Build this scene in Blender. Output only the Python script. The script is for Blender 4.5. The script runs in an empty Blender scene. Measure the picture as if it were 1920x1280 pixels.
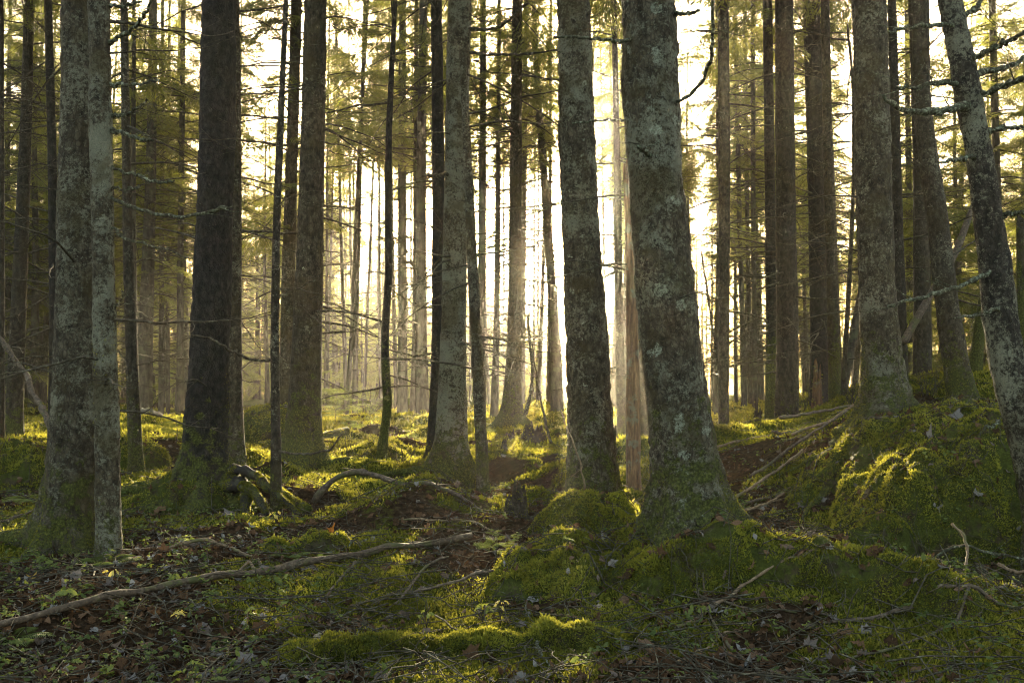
import bpy, math
import numpy as np

R = math.radians
rng = np.random.default_rng(11)
scene = bpy.context.scene
COL = scene.collection

# ------------------------------------------------------------------ camera geometry
F = 1867.0
CAM = np.array([0.0, 0.0, 1.23])
PITCH = math.atan(50.0 / F)
SUN_EL, SUN_AZ = 12.5, 2.2          # degrees; azimuth to the right of straight ahead


def P(px, py, D):
    """world point seen at photo pixel (px,py) at distance D ahead"""
    x = (px - 960.0) / F
    u = (640.0 - py) / F
    cy, sy = math.cos(PITCH), math.sin(PITCH)
    d = np.array([x, cy - u * sy, sy + u * cy])
    return CAM + d / d[1] * D


# ------------------------------------------------------------------ numpy noise
def _hash(i, j, k, seed):
    h = (i.astype(np.int64) * 374761393 + j.astype(np.int64) * 668265263 + k.astype(np.int64) * 2147483647 + seed * 974634617) & 0xFFFFFFFF
    h = ((h ^ (h >> 13)) * 1274126177) & 0xFFFFFFFF
    h = ((h ^ (h >> 16)) * 2246822519) & 0xFFFFFFFF
    return ((h ^ (h >> 15)) & 0xFFFFFF) / float(0xFFFFFF) * 2 - 1


def vnoise(p, seed=0):
    p = np.asarray(p, dtype=np.float64)
    i = np.floor(p).astype(np.int64)
    f = p - i
    f = f * f * (3 - 2 * f)
    out = 0
    for a in (0, 1):
        wa = f[:, 0] if a else 1 - f[:, 0]
        for b in (0, 1):
            wb = f[:, 1] if b else 1 - f[:, 1]
            for c in (0, 1):
                wc = f[:, 2] if c else 1 - f[:, 2]
                out = out + wa * wb * wc * _hash(i[:, 0] + a, i[:, 1] + b, i[:, 2] + c, seed)
    return out


def fbm(p, oct=4, seed=0, gain=0.5):
    s, a, t = 0, 1.0, 0
    p = np.asarray(p, dtype=np.float64)
    for o in range(oct):
        s = s + a * vnoise(p * (2.03 ** o) + 17.3 * o, seed + o)
        t += a
        a *= gain
    return s / t


def fbm2(x, y, oct=4, seed=0, gain=0.5):
    return fbm(np.stack([x, y, np.zeros_like(x)], 1), oct, seed, gain)


def smooth(a, b, x):
    t = np.clip((x - a) / (b - a), 0, 1)
    return t * t * (3 - 2 * t)


# ------------------------------------------------------------------ mesh builder
class MB:
    def __init__(self):
        self.v, self.f, self.m, self.t, self.n = [], [], [], [], 0

    def add(self, verts, faces, mat=0, tint=None):
        verts = np.asarray(verts, dtype=np.float32).reshape(-1, 3)
        faces = np.asarray(faces, dtype=np.int32)
        if len(faces) == 0:
            return
        self.v.append(verts)
        self.f.append(faces + self.n)
        self.m.append(np.full(len(faces), mat, np.int32))
        if tint is None:
            tint = np.full(len(verts), 0.5, np.float32)
        self.t.append(np.asarray(tint, np.float32))
        self.n += len(verts)

    def mesh(self, name, mats, smooth_shade=True):
        me = bpy.data.meshes.new(name)
        V = np.concatenate(self.v)
        me.vertices.add(len(V))
        me.vertices.foreach_set('co', V.ravel())
        loops = np.concatenate([f.ravel() for f in self.f])
        sizes = np.concatenate([np.full(len(f), f.shape[1], np.int32) for f in self.f])
        starts = np.concatenate([[0], np.cumsum(sizes)[:-1]]).astype(np.int32)
        me.loops.add(len(loops))
        me.loops.foreach_set('vertex_index', loops.astype(np.int32))
        me.polygons.add(len(sizes))
        me.polygons.foreach_set('loop_start', starts)
        me.polygons.foreach_set('material_index', np.concatenate(self.m))
        me.polygons.foreach_set('use_smooth', np.full(len(sizes), smooth_shade))
        at = me.attributes.new('tint', 'FLOAT', 'POINT')
        at.data.foreach_set('value', np.concatenate(self.t))
        for mt in mats:
            me.materials.append(mt)
        me.update(calc_edges=True)
        me.validate()
        return me

    def build(self, name, mats, parent=None, smooth_shade=True, loc=None):
        if not isinstance(mats, (list, tuple)):
            mats = [mats]
        if loc is not None:
            for k in range(len(self.v)):
                self.v[k] = self.v[k] - np.asarray(loc, np.float32)
        o = bpy.data.objects.new(name, self.mesh(name, mats, smooth_shade))
        COL.objects.link(o)
        if parent is not None:
            o.parent = parent
        if loc is not None and parent is None:
            o.location = loc
        return o


def tag(o, label=None, cat=None, group=None, kind=None):
    if label:
        o['label'] = label
    if cat:
        o['category'] = cat
    if group:
        o['group'] = group
    if kind:
        o['kind'] = kind
    return o


def empty(name, loc):
    o = bpy.data.objects.new(name, None)
    o.empty_display_size = 0.2
    o.location = loc
    COL.objects.link(o)
    return o


def link_copy(o, parent=None):
    c = o.copy()
    COL.objects.link(c)
    if parent is not None:
        c.parent = parent
    return c


def copy_tree(root):
    r = link_copy(root)
    for ch in list(root.children):
        link_copy(ch, r)
    return r


def norm(a):
    return a / np.maximum(np.linalg.norm(a, axis=-1, keepdims=True), 1e-9)


def tubes(mb, paths, radii, sides=4, mat=0, tint=None, cap=True):
    """M tubes of N points each. paths [M,N,3], radii [M,N]"""
    paths = np.asarray(paths, float)
    radii = np.asarray(radii, float)
    M, N, _ = paths.shape
    if M == 0:
        return
    tg = np.gradient(paths, axis=1)
    tg = norm(tg)
    mean = norm(paths[:, -1] - paths[:, 0] + 1e-6)
    ref = np.where(np.abs(mean[:, 2:3]) > 0.8, np.array([[1.0, 0.1, 0]]), np.array([[0, 0.1, 1.0]]))
    ref = np.repeat(ref[:, None, :], N, 1)
    a = norm(np.cross(tg, ref))
    b = np.cross(tg, a)
    th = np.arange(sides) / sides * 2 * np.pi
    ring = a[:, :, None, :] * np.cos(th)[None, None, :, None] + b[:, :, None, :] * np.sin(th)[None, None, :, None]
    V = paths[:, :, None, :] + ring * radii[:, :, None, None]
    idx = np.arange(M * N * sides).reshape(M, N, sides)
    q = np.stack([idx[:, :-1, :], np.roll(idx[:, :-1, :], -1, 2), np.roll(idx[:, 1:, :], -1, 2), idx[:, 1:, :]], -1).reshape(-1, 4)
    tt = None
    if tint is not None:
        tt = np.repeat(np.asarray(tint, np.float32), N * sides)
    n0 = mb.n
    mb.add(V.reshape(-1, 3), q, mat, tt)
    if cap:
        caps = np.concatenate([idx[:, 0, ::-1], idx[:, -1, :]], 0)
        mb.f.append((caps + n0).astype(np.int32))
        mb.m.append(np.full(len(caps), mat, np.int32))


def resample(pts, n):
    pts = np.asarray(pts, float)
    d = np.concatenate([[0], np.cumsum(np.linalg.norm(np.diff(pts[:, :3], axis=0), axis=1))])
    s = np.linspace(0, d[-1], n)
    out = np.stack([np.interp(s, d, pts[:, k]) for k in range(pts.shape[1])], 1)
    k = max(1, n // (len(pts) * 2))
    if k > 1 and len(pts) > 2:
        ker = np.ones(2 * k + 1) / (2 * k + 1)
        for c in range(out.shape[1]):
            e = np.concatenate([2 * out[0, c] - out[k:0:-1, c], out[:, c], 2 * out[-1, c] - out[-2:-k - 2:-1, c]])
            out[:, c] = np.convolve(e, ker, 'valid')
    return out


# ------------------------------------------------------------------ materials
def new_mat(name):
    m = bpy.data.materials.new(name)
    m.use_nodes = True
    m.node_tree.nodes.clear()
    return m, m.node_tree.nodes, m.node_tree.links


class NT:
    def __init__(self, name):
        self.m, self.n, self.l = new_mat(name)

    def node(self, typ, ins=None, **kw):
        nd = self.n.new(typ)
        for k, v in kw.items():
            setattr(nd, k, v)
        if ins:
            for k, v in ins.items():
                if hasattr(v, 'is_output') or isinstance(v, bpy.types.NodeSocket):
                    self.l.new(v, nd.inputs[k])
                else:
                    nd.inputs[k].default_value = v
        return nd

    def noise(self, vec, scale, detail=5, rough=0.55, dist=0.0):
        return self.node('ShaderNodeTexNoise', {'Vector': vec, 'Scale': scale, 'Detail': detail, 'Roughness': rough, 'Distortion': dist}).outputs['Fac']

    def ramp(self, fac, stops):
        r = self.node('ShaderNodeValToRGB', {'Fac': fac})
        e = r.color_ramp.elements
        while len(e) < len(stops):
            e.new(0.5)
        for k, (p, c) in enumerate(stops):
            e[k].position = p
            e[k].color = (c[0], c[1], c[2], 1) if not isinstance(c, (int, float)) else (c, c, c, 1)
        return r.outputs['Color']

    def math(self, op, a, b=None, clamp=False):
        nd = self.n.new('ShaderNodeMath')
        nd.operation = op
        nd.use_clamp = clamp
        for i, v in enumerate((a, b)):
            if v is None:
                continue
            if isinstance(v, (int, float)):
                nd.inputs[i].default_value = v
            else:
                self.l.new(v, nd.inputs[i])
        return nd.outputs[0]

    def mix(self, fac, a, b):
        nd = self.n.new('ShaderNodeMix')
        nd.data_type = 'RGBA'
        for i, v in ((0, fac), (6, a), (7, b)):
            if isinstance(v, (int, float)):
                nd.inputs[i].default_value = v
            elif isinstance(v, (tuple, list)):
                nd.inputs[i].default_value = (v[0], v[1], v[2], 1)
            else:
                self.l.new(v, nd.inputs[i])
        return nd.outputs[2]

    def smooth(self, x, a, b):
        nd = self.n.new('ShaderNodeMapRange')
        nd.interpolation_type = 'SMOOTHSTEP'
        self.l.new(x, nd.inputs[0])
        nd.inputs[1].default_value = a
        nd.inputs[2].default_value = b
        return nd.outputs[0]

    def out(self, shader):
        o = self.n.new('ShaderNodeOutputMaterial')
        self.l.new(shader, o.inputs['Surface'])
        return self.m

    def principled(self, color, rough=0.8, normal=None, spec=0.3):
        ins = {'Base Color': color if not isinstance(color, tuple) else (*color, 1), 'Roughness': rough, 'Specular IOR Level': spec}
        if normal is not None:
            ins['Normal'] = normal
        return self.node('ShaderNodeBsdfPrincipled', ins).outputs[0]

    def bump(self, h, strength=0.5, dist=0.02):
        return self.node('ShaderNodeBump', {'Height': h, 'Strength': strength, 'Distance': dist}).outputs[0]


def mat_bark():
    t = NT('bark_with_lichen')
    co = t.node('ShaderNodeTexCoord').outputs['Object']
    geo = co
    lich = t.node('ShaderNodeAttribute', attribute_type='OBJECT', attribute_name='lichen').outputs['Fac']
    mossy = t.node('ShaderNodeAttribute', attribute_type='OBJECT', attribute_name='mossy').outputs['Fac']
    tone = t.node('ShaderNodeAttribute', attribute_type='OBJECT', attribute_name='tone').outputs['Fac']
    spots = t.node('ShaderNodeAttribute', attribute_type='OBJECT', attribute_name='spots').outputs['Fac']
    z = t.node('ShaderNodeSeparateXYZ', {0: co}).outputs['Z']
    rnd = t.node('ShaderNodeObjectInfo').outputs['Random']
    off = t.node('ShaderNodeCombineXYZ', {0: t.math('MULTIPLY', rnd, 31.0), 1: t.math('MULTIPLY', rnd, 57.0), 2: t.math('MULTIPLY', rnd, 13.0)}).outputs[0]
    co = t.node('ShaderNodeVectorMath', {0: co, 1: off}, operation='ADD').outputs[0]
    st = t.node('ShaderNodeMapping', {'Vector': co, 'Scale': (1, 1, 0.6)}).outputs[0]
    n1 = t.noise(st, 22, 8, 0.62)
    n2 = t.noise(co, 3.2, 6, 0.6)
    base = t.ramp(n1, [(0.33, (0.014, 0.011, 0.007)), (0.5, (0.056, 0.045, 0.028)), (0.68, (0.125, 0.105, 0.072))])
    # rusty algae-brown staining
    base = t.mix(t.math('MULTIPLY', t.smooth(n2, 0.5, 0.68), 0.6), base, (0.055, 0.040, 0.016))
    base = t.mix(t.math('MULTIPLY', tone, 0.92), base, t.ramp(n1, [(0.35, (0.006, 0.006, 0.006)), (0.7, (0.036, 0.032, 0.029))]))
    # plates / cracks
    vo = t.node('ShaderNodeTexVoronoi', {'Vector': t.node('ShaderNodeMapping', {'Vector': co, 'Scale': (1, 1, 0.55)}).outputs[0], 'Scale': 38.0}, feature='DISTANCE_TO_EDGE').outputs['Distance']
    crack = t.smooth(vo, 0.0, 0.12)
    base = t.mix(t.math('MULTIPLY', t.math('SUBTRACT', 1.0, crack), 0.55), base, (0.010, 0.008, 0.007))
    # crusty lichen: big field times fine grain
    big = t.noise(co, 5.5, 8, 0.68, 0.6)
    fine = t.noise(co, 150, 4, 0.75)
    mid = t.noise(co, 42, 7, 0.72)
    lm = t.math('ADD', t.math('MULTIPLY', big, 0.50), t.math('ADD', t.math('MULTIPLY', mid, 0.60), t.math('MULTIPLY', fine, 0.32)))
    lm = t.math('ADD', lm, t.math('MULTIPLY', t.math('SUBTRACT', lich, 0.5), 0.32))
    lm = t.math('ADD', lm, t.math('MULTIPLY', t.math('SUBTRACT', t.noise(co, 1.5, 4, 0.6), 0.5), 0.38))
    lmask = t.smooth(lm, 0.75, 0.85)
    lcol = t.mix(t.noise(co, 9, 3), (0.125, 0.122, 0.086), (0.265, 0.258, 0.185))
    lcol = t.mix(t.smooth(fine, 0.35, 0.65), t.mix(0.5, lcol, (0.05, 0.05, 0.04)), lcol)
    c = t.mix(t.math('MULTIPLY', lmask, 0.9), base, lcol)
    c = t.mix(t.math('MULTIPLY', t.smooth(t.noise(co, 2.1, 7, 0.7), 0.52, 0.60), t.math('SUBTRACT', 0.62, t.math('MULTIPLY', tone, 0.5))), c, t.mix(mid, (0.022, 0.017, 0.007), (0.085, 0.066, 0.026)))
    # round pale lichen rosettes
    wob = t.node('ShaderNodeVectorMath', {0: co, 1: t.node('ShaderNodeVectorMath', {0: t.node('ShaderNodeTexNoise', {'Vector': co, 'Scale': 26.0, 'Detail': 6.0, 'Roughness': 0.7}).outputs['Color'], 'Scale': 0.11}, operation='SCALE').outputs[0]}, operation='ADD').outputs[0]
    v2 = t.node('ShaderNodeTexVoronoi', {'Vector': wob, 'Scale': 7.5})
    rad = t.math('MULTIPLY', t.math('SUBTRACT', t.node('ShaderNodeSeparateColor', {0: v2.outputs['Color']}).outputs[0], 0.36), 0.56)
    sm = t.math('GREATER_THAN', t.math('SUBTRACT', t.math('MULTIPLY', rad, spots), v2.outputs['Distance']), 0.0)
    sm = t.math('MULTIPLY', sm, t.smooth(t.math('ADD', t.math('MULTIPLY', fine, .5), t.math('MULTIPLY', mid, .5)), 0.42, 0.56))
    c = t.mix(t.math('MULTIPLY', sm, 0.8), c, (0.28, 0.30, 0.225))
    # moss, thick at the foot and in streaks
    mh = t.math('ADD', t.math('MULTIPLY', z, -0.55), t.math('ADD', t.math('MULTIPLY', t.math('SUBTRACT', t.noise(co, 9, 8, 0.75), 0.5), 2.6), mossy))
    mm = t.smooth(mh, 0.08, 0.26)
    mcol = t.ramp(t.noise(co, 60, 5, 0.7), [(0.34, (0.014, 0.016, 0.004)), (0.5, (0.045, 0.050, 0.010)), (0.66, (0.115, 0.120, 0.026))])
    c = t.mix(t.math('MULTIPLY', mm, 0.92), c, mcol)
    h = t.math('ADD', t.math('MULTIPLY', n1, 0.8), t.math('ADD', t.math('MULTIPLY', fine, 0.35), t.math('MULTIPLY', t.math('ADD', lmask, mm), 0.25)))
    h = t.math('ADD', h, t.math('MULTIPLY', crack, 0.25))
    return t.out(t.principled(c, 0.9, t.bump(h, 0.9, 0.018), 0.15))


def mat_simple_bark():
    t = NT('distant_bark')
    co = t.node('ShaderNodeTexCoord').outputs['Object']
    n1 = t.noise(t.node('ShaderNodeMapping', {'Vector': co, 'Scale': (1, 1, 0.3)}).outputs[0], 14, 5, 0.6)
    n2 = t.noise(co, 3, 4)
    c = t.ramp(n1, [(0.3, (0.020, 0.017, 0.013)), (0.7, (0.085, 0.072, 0.055))])
    c = t.mix(t.smooth(n2, 0.5, 0.65), c, (0.075, 0.075, 0.045))
    return t.out(t.principled(c, 0.9, t.bump(n1, 0.6, 0.02), 0.1))


def mat_twig():
    t = NT('dead_twig_bark')
    co = t.node('ShaderNodeTexCoord').outputs['Object']
    n1 = t.noise(co, 30, 5, 0.65)
    c = t.ramp(n1, [(0.35, (0.022, 0.018, 0.013)), (0.55, (0.060, 0.052, 0.036)), (0.7, (0.13, 0.135, 0.10))])
    return t.out(t.principled(c, 0.9, None, 0.1))


def mat_lichen_twig():
    t = NT('lichen_covered_branch')
    co = t.node('ShaderNodeTexCoord').outputs['Object']
    n1 = t.noise(co, 45, 6, 0.7)
    c = t.ramp(n1, [(0.38, (0.022, 0.018, 0.013)), (0.52, (0.055, 0.058, 0.035)), (0.66, (0.24, 0.26, 0.19))])
    return t.out(t.principled(c, 0.9, t.bump(n1, 0.8, 0.01), 0.1))


def mat_stick(name, a, b, cc):
    t = NT(name)
    co = t.node('ShaderNodeTexCoord').outputs['Object']
    n1 = t.noise(co, 38, 6, 0.68)
    n2 = t.noise(co, 7, 4, 0.6)
    c = t.ramp(n1, [(0.32, a), (0.55, b), (0.75, cc)])
    c = t.mix(t.math('MULTIPLY', t.smooth(n2, 0.52, 0.62), 0.75), c, (0.06, 0.065, 0.018))
    return t.out(t.principled(c, 0.75, t.bump(n1, 0.8, 0.008), 0.3))


def mat_leafy(name, dark, light, trans=0.5, tcol=None, rough=0.7, spec=0.2):
    """thin green tissue: tint attribute varies dark to light"""
    t = NT(name)
    a = t.node('ShaderNodeAttribute', attribute_name='tint').outputs['Fac']
    c = t.mix(a, dark, light)
    p = t.principled(c, rough, None, spec)
    tr = t.node('ShaderNodeBsdfTranslucent', {'Color': t.mix(a, tcol[0], tcol[1]) if tcol else c}).outputs[0]
    return t.out(t.node('ShaderNodeMixShader', {0: trans, 1: p, 2: tr}).outputs[0])


def mat_litter():
    t = NT('fallen_leaf')
    a = t.node('ShaderNodeAttribute', attribute_name='tint').outputs['Fac']
    co = t.node('ShaderNodeTexCoord').outputs['Object']
    c = t.ramp(a, [(0.0, (0.030, 0.019, 0.011)), (0.35, (0.075, 0.043, 0.024)), (0.60, (0.13, 0.078, 0.046)), (0.74, (0.12, 0.10, 0.088)),
                   (0.90, (0.21, 0.20, 0.185)), (0.985, (0.30, 0.20, 0.055)), (1.0, (0.30, 0.11, 0.02))])
    v = t.noise(co, 120, 4, 0.7)
    c = t.mix(t.math('MULTIPLY', t.smooth(v, 0.5, 0.65), 0.5), c, (0.025, 0.018, 0.012))
    p = t.principled(c, 0.95, t.bump(v, 0.4, 0.003), 0.0)
    tr = t.node('ShaderNodeBsdfTranslucent', {'Color': c}).outputs[0]
    return t.out(t.node('ShaderNodeMixShader', {0: 0.12, 1: p, 2: tr}).outputs[0])


def mat_ground():
    t = NT('forest_soil')
    co = t.node('ShaderNodeTexCoord').outputs['Object']
    a = t.node('ShaderNodeAttribute', attribute_name='tint').outputs['Fac']
    n1 = t.noise(co, 18, 8, 0.7)
    n2 = t.noise(co, 90, 5, 0.7)
    soil = t.ramp(n1, [(0.3, (0.010, 0.007, 0.005)), (0.5, (0.034, 0.022, 0.013)), (0.68, (0.075, 0.050, 0.030))])
    soil = t.mix(t.math('MULTIPLY', t.smooth(n2, 0.55, 0.7), 0.5), soil, (0.12, 0.085, 0.055))
    moss = t.ramp(t.math('ADD', t.math('MULTIPLY', n2, 0.6), t.math('MULTIPLY', n1, 0.4)), [(0.32, (0.018, 0.022, 0.004)), (0.52, (0.050, 0.057, 0.010)), (0.7, (0.11, 0.115, 0.022))])
    m = t.smooth(t.math('ADD', a, t.math('MULTIPLY', t.math('SUBTRACT', n1, 0.5), 0.9)), 0.42, 0.6)
    c = t.mix(m, soil, moss)
    h = t.math('ADD', n1, t.math('MULTIPLY', n2, 0.5))
    return t.out(t.principled(c, 1.0, t.bump(h, 1.0, 0.03), 0.0))


def mat_rock_moss():
    t = NT('moss_covered_stone')
    co = t.node('ShaderNodeTexCoord').outputs['Object']
    n1 = t.noise(co, 14, 8, 0.7)
    n2 = t.noise(co, 80, 5, 0.7)
    c = t.ramp(t.math('ADD', t.math('MULTIPLY', n2, 0.5), t.math('MULTIPLY', n1, 0.5)), [(0.34, (0.012, 0.015, 0.003)), (0.52, (0.045, 0.052, 0.009)), (0.68, (0.10, 0.11, 0.02))])
    c = t.mix(t.math('MULTIPLY', t.smooth(t.noise(co, 5.5, 7, 0.7), 0.53, 0.60), 0.85), c, t.ramp(n1, [(0.35, (0.014, 0.010, 0.006)), (0.65, (0.065, 0.048, 0.030))]))
    return t.out(t.principled(c, 0.95, t.bump(t.math('ADD', n1, t.math('MULTIPLY', n2, 0.6)), 1.0, 0.03), 0.1))


def mat_rock():
    t = NT('bare_grey_stone')
    co = t.node('ShaderNodeTexCoord').outputs['Object']
    n1 = t.noise(co, 7, 8, 0.65)
    n2 = t.noise(co, 2.5, 5, 0.6)
    c = t.ramp(n1, [(0.3, (0.03, 0.027, 0.02)), (0.55, (0.08, 0.075, 0.058)), (0.75, (0.15, 0.14, 0.11))])
    c = t.mix(t.math('MULTIPLY', t.smooth(n2, 0.46, 0.6), 0.8), c, (0.06, 0.066, 0.018))
    return t.out(t.principled(c, 0.85, t.bump(n1, 0.8, 0.03), 0.25))


def mat_deadwood():
    t = NT('stripped_dead_wood')
    co = t.node('ShaderNodeTexCoord').outputs['Object']
    n1 = t.noise(t.node('ShaderNodeMapping', {'Vector': co, 'Scale': (1, 1, 0.12)}).outputs[0], 45, 6, 0.65)
    n2 = t.noise(co, 6, 6, 0.65)
    c = t.ramp(n1, [(0.3, (0.022, 0.012, 0.007)), (0.5, (0.085, 0.046, 0.022)), (0.7, (0.19, 0.115, 0.06))])
    c = t.mix(t.math('MULTIPLY', t.smooth(n2, 0.52, 0.62), 0.8), c, (0.095, 0.098, 0.072))
    return t.out(t.principled(c, 0.8, t.bump(n1, 1.0, 0.02), 0.2))


M_BARK = mat_bark()
M_FAR = mat_simple_bark()
M_TWIG = mat_twig()
M_LTWIG = mat_lichen_twig()
M_STICK = mat_stick('fallen_stick_bark', (0.020, 0.015, 0.010), (0.085, 0.060, 0.040), (0.20, 0.165, 0.12))
M_POLE = mat_stick('fallen_pole_bark', (0.020, 0.014, 0.009), (0.075, 0.052, 0.033), (0.19, 0.15, 0.10))
M_TAN = mat_stick('tan_stick_bark', (0.055, 0.036, 0.020), (0.16, 0.11, 0.065), (0.28, 0.21, 0.13))
M_NEEDLE = mat_leafy('conifer_needles', (0.028, 0.040, 0.012), (0.095, 0.112, 0.030), 0.5, ((0.11, 0.125, 0.020), (0.27, 0.28, 0.045)), 0.6, 0.2)
M_MOSS = mat_leafy('moss_tufts', (0.026, 0.031, 0.004), (0.165, 0.172, 0.026), 0.42, ((0.10, 0.10, 0.012), (0.44, 0.41, 0.05)), 0.85, 0.1)
M_HERB = mat_leafy('herb_leaves', (0.042, 0.062, 0.017), (0.15, 0.175, 0.048), 0.35, ((0.08, 0.12, 0.02), (0.24, 0.26, 0.04)), 0.65, 0.15)
M_YELLOW = mat_leafy('yellow_leaves', (0.36, 0.27, 0.05), (0.55, 0.45, 0.12), 0.45, ((0.40, 0.30, 0.05), (0.6, 0.5, 0.12)), 0.55, 0.3)
M_LITTER = mat_litter()
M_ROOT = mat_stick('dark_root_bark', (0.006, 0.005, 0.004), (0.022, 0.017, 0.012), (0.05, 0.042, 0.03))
M_GROUND = mat_ground()
M_RMOSS = mat_rock_moss()
M_ROCK = mat_rock()
M_DEAD = mat_deadwood()

# ------------------------------------------------------------------ trees read off the photograph
# key: depth, path [(py, px, width)], options
H = {}


def hero(key, name, label, D, path, **o):
    H[key] = dict(name=name, label=label, D=D, path=path, **o)


hero('A', 'lichen_tree', 'stout grey trunk crusted with pale lichen at left, slim trunk pressed against its right side', 6.75,
     [(0, 148, 62), (200, 148, 66), (400, 147, 74), (640, 146, 80), (800, 143, 88), (920, 138, 98), (1030, 133, 108)],
     lichen=.68, mossy=.36, flare=1.1, tone=.15, spots=.0, roots=[(185, 1.0), (150, .5), (250, .45), (300, .4)], moss=1400, twigs=26)
hero('B', 'slim_lichen_tree', 'slim pale grey lichen trunk leaning against the stout trunk at far left', 6.35,
     [(0, 185, 39), (300, 190, 41), (640, 197, 43), (850, 201, 45), (1042, 205, 47)],
     lichen=.74, mossy=.12, flare=.15, tone=0, spots=.25, roots=[], moss=250, twigs=16)
hero('C', 'dark_spruce', 'thick dark scaly trunk with a wide mossy root mound, darkest trunk at left', 8.8,
     [(0, 411, 61), (300, 406, 65), (500, 400, 69), (640, 395, 70), (750, 390, 73), (850, 386, 78), (940, 384, 84)],
     lichen=.0, mossy=.42, flare=1.35, tone=1, spots=0, roots=[(200, 1.3), (230, .7), (280, .6), (335, .8), (170, .8)], moss=1500, twigs=34)
hero('D', 'spruce_sapling', 'thin bare pole-like spruce sapling with short twigs right of the darkest trunk', 8.4,
     [(0, 536, 9), (190, 528, 12), (400, 519, 14), (640, 515, 16), (800, 517, 18), (962, 518, 22)],
     lichen=.5, mossy=.2, flare=.2, tone=.5, spots=0, roots=[], moss=60, twigs=70, twl=.7, low=1)
hero('E', 'mossy_spruce', 'straight trunk with mossy flared foot and gold-lit right edge behind the thin sapling', 12.1,
     [(0, 592, 41), (300, 586, 45), (500, 580, 50), (700, 574, 57), (800, 571, 63), (882, 570, 70)],
     lichen=.42, mossy=.62, flare=1.1, tone=.45, spots=.4, roots=[(340, .8), (200, .6), (280, .5)], moss=900, twigs=50, low=1)
hero('F', 'hazy_spruce', 'pale hazy trunk close behind and left of the mossy-footed spruce', 19,
     [(0, 556, 20), (300, 547, 22), (500, 541, 25), (700, 538, 29), (792, 537, 33)], lichen=.4, mossy=.2, flare=.4, tone=.3, twigs=50, low=1)
hero('G', 'spruce_tree', 'greyish trunk half hidden behind the right edge of the darkest trunk', 13,
     [(0, 440, 18), (300, 442, 21), (640, 440, 26), (750, 440, 28), (866, 444, 34)], lichen=.5, mossy=.3, flare=.5, tone=.3, moss=200, twigs=40, low=1)
hero('I', 'young_spruce', 'slender trunk with a bright gold right edge just right of the two lichen trunks', 11.5,
     [(0, 232, 13), (300, 237, 16), (500, 241, 19), (640, 246, 21), (780, 251, 24), (892, 256, 29)], lichen=.45, mossy=.45, flare=.6, tone=.4, moss=300, twigs=45, roots=[(350, .6)], low=1)
hero('J', 'dark_pole_spruce', 'dark slim trunk with many curved dead branches just left of the stout lichen trunk', 14,
     [(0, 90, 14), (300, 98, 16), (640, 102, 17), (832, 100, 21)], lichen=.15, mossy=.1, flare=.3, tone=.9, twigs=60)
hero('K', 'leaning_spruce', 'dark trunk leaning left beside the far-left mossy boulder', 15,
     [(0, 55, 17), (300, 47, 22), (500, 38, 26), (640, 32, 28), (816, 26, 33)], lichen=.3, mossy=.35, flare=.5, tone=.6, twigs=60)
hero('L', 'edge_spruce', 'thin trunk cut by the left edge of the view', 14,
     [(0, 2, 9), (400, 3, 11), (830, 2, 14)], lichen=.3, mossy=.2, flare=.3, tone=.5, twigs=40)
hero('N', 'brown_spruce', 'hazy brown trunk leaning right between the gold-edged slender trunk and the darkest trunk', 25,
     [(0, 287, 15), (300, 284, 19), (640, 273, 28), (786, 268, 34)], lichen=.1, mossy=0, flare=.3, tone=.3, twigs=60, low=1)
hero('O1', 'thin_spruce', 'leftmost of three thin trunks standing left of the darkest trunk', 28, [(0, 305, 7), (500, 303, 9), (786, 302, 11)], tone=.4, twigs=30, low=1)
hero('O2', 'thin_spruce', 'middle and thinnest of three thin trunks left of the darkest trunk', 30, [(0, 318, 5), (500, 315, 6), (786, 315, 8)], tone=.4, twigs=30, low=1)
hero('O3', 'thin_spruce', 'rightmost and thickest of three thin trunks left of the darkest trunk', 27, [(0, 344, 9), (500, 338, 12), (790, 338, 15)], tone=.4, twigs=40, low=1)
hero('Q', 'crooked_tree', 'thin crooked mossy tree with a kinked stem in the sunlit clearing left of centre', 12.4,
     [(0, 741, 8), (120, 735, 10), (250, 729, 12), (400, 727, 13), (520, 729, 14), (600, 723, 15), (660, 721, 15), (720, 725, 16), (765, 728, 17), (805, 721, 17), (840, 716, 19), (876, 715, 23)],
     lichen=.2, mossy=.85, flare=.3, tone=.7, moss=150, twigs=26)
hero('R1', 'thin_leaning_tree', 'left of two crossing thin stems leaning right behind the bright clearing', 29, [(0, 690, 5), (250, 676, 6), (400, 668, 7), (640, 660, 8), (786, 647, 11)], tone=.5, twigs=20)
hero('R2', 'thin_leaning_tree', 'right of two crossing thin stems behind the bright clearing', 30, [(0, 684, 6), (250, 677, 7), (400, 674, 7), (640, 667, 9), (787, 665, 12)], tone=.5, twigs=25)
hero('S', 'hazy_pole_spruce', 'even hazy pole trunk right of the crooked thin tree', 28, [(0, 755, 14), (400, 754, 16), (640, 755, 17), (776, 755, 20)], lichen=.4, tone=.3, twigs=50)
hero('T', 'twin_spruce', 'hazy double trunk left of the dark straight pole near the centre', 25, [(0, 794, 15), (300, 790, 18), (640, 790, 20), (781, 793, 26)], lichen=.3, tone=.4, flare=.5, twigs=50)
hero('T2', 'twin_spruce', 'narrow trunk touching the left side of the hazy double trunk', 26, [(0, 781, 8), (300, 779, 8), (640, 778, 10), (781, 774, 14)], lichen=.3, tone=.4, flare=.5, twigs=30)
hero('U', 'dark_spruce', 'straight dark trunk touching the left side of the grey speckled trunk near the centre', 13.5,
     [(0, 818, 21), (300, 822, 23), (640, 821, 23), (780, 817, 25), (862, 812, 29)], lichen=.25, mossy=.2, flare=.5, tone=.95, moss=120, twigs=45)
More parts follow.
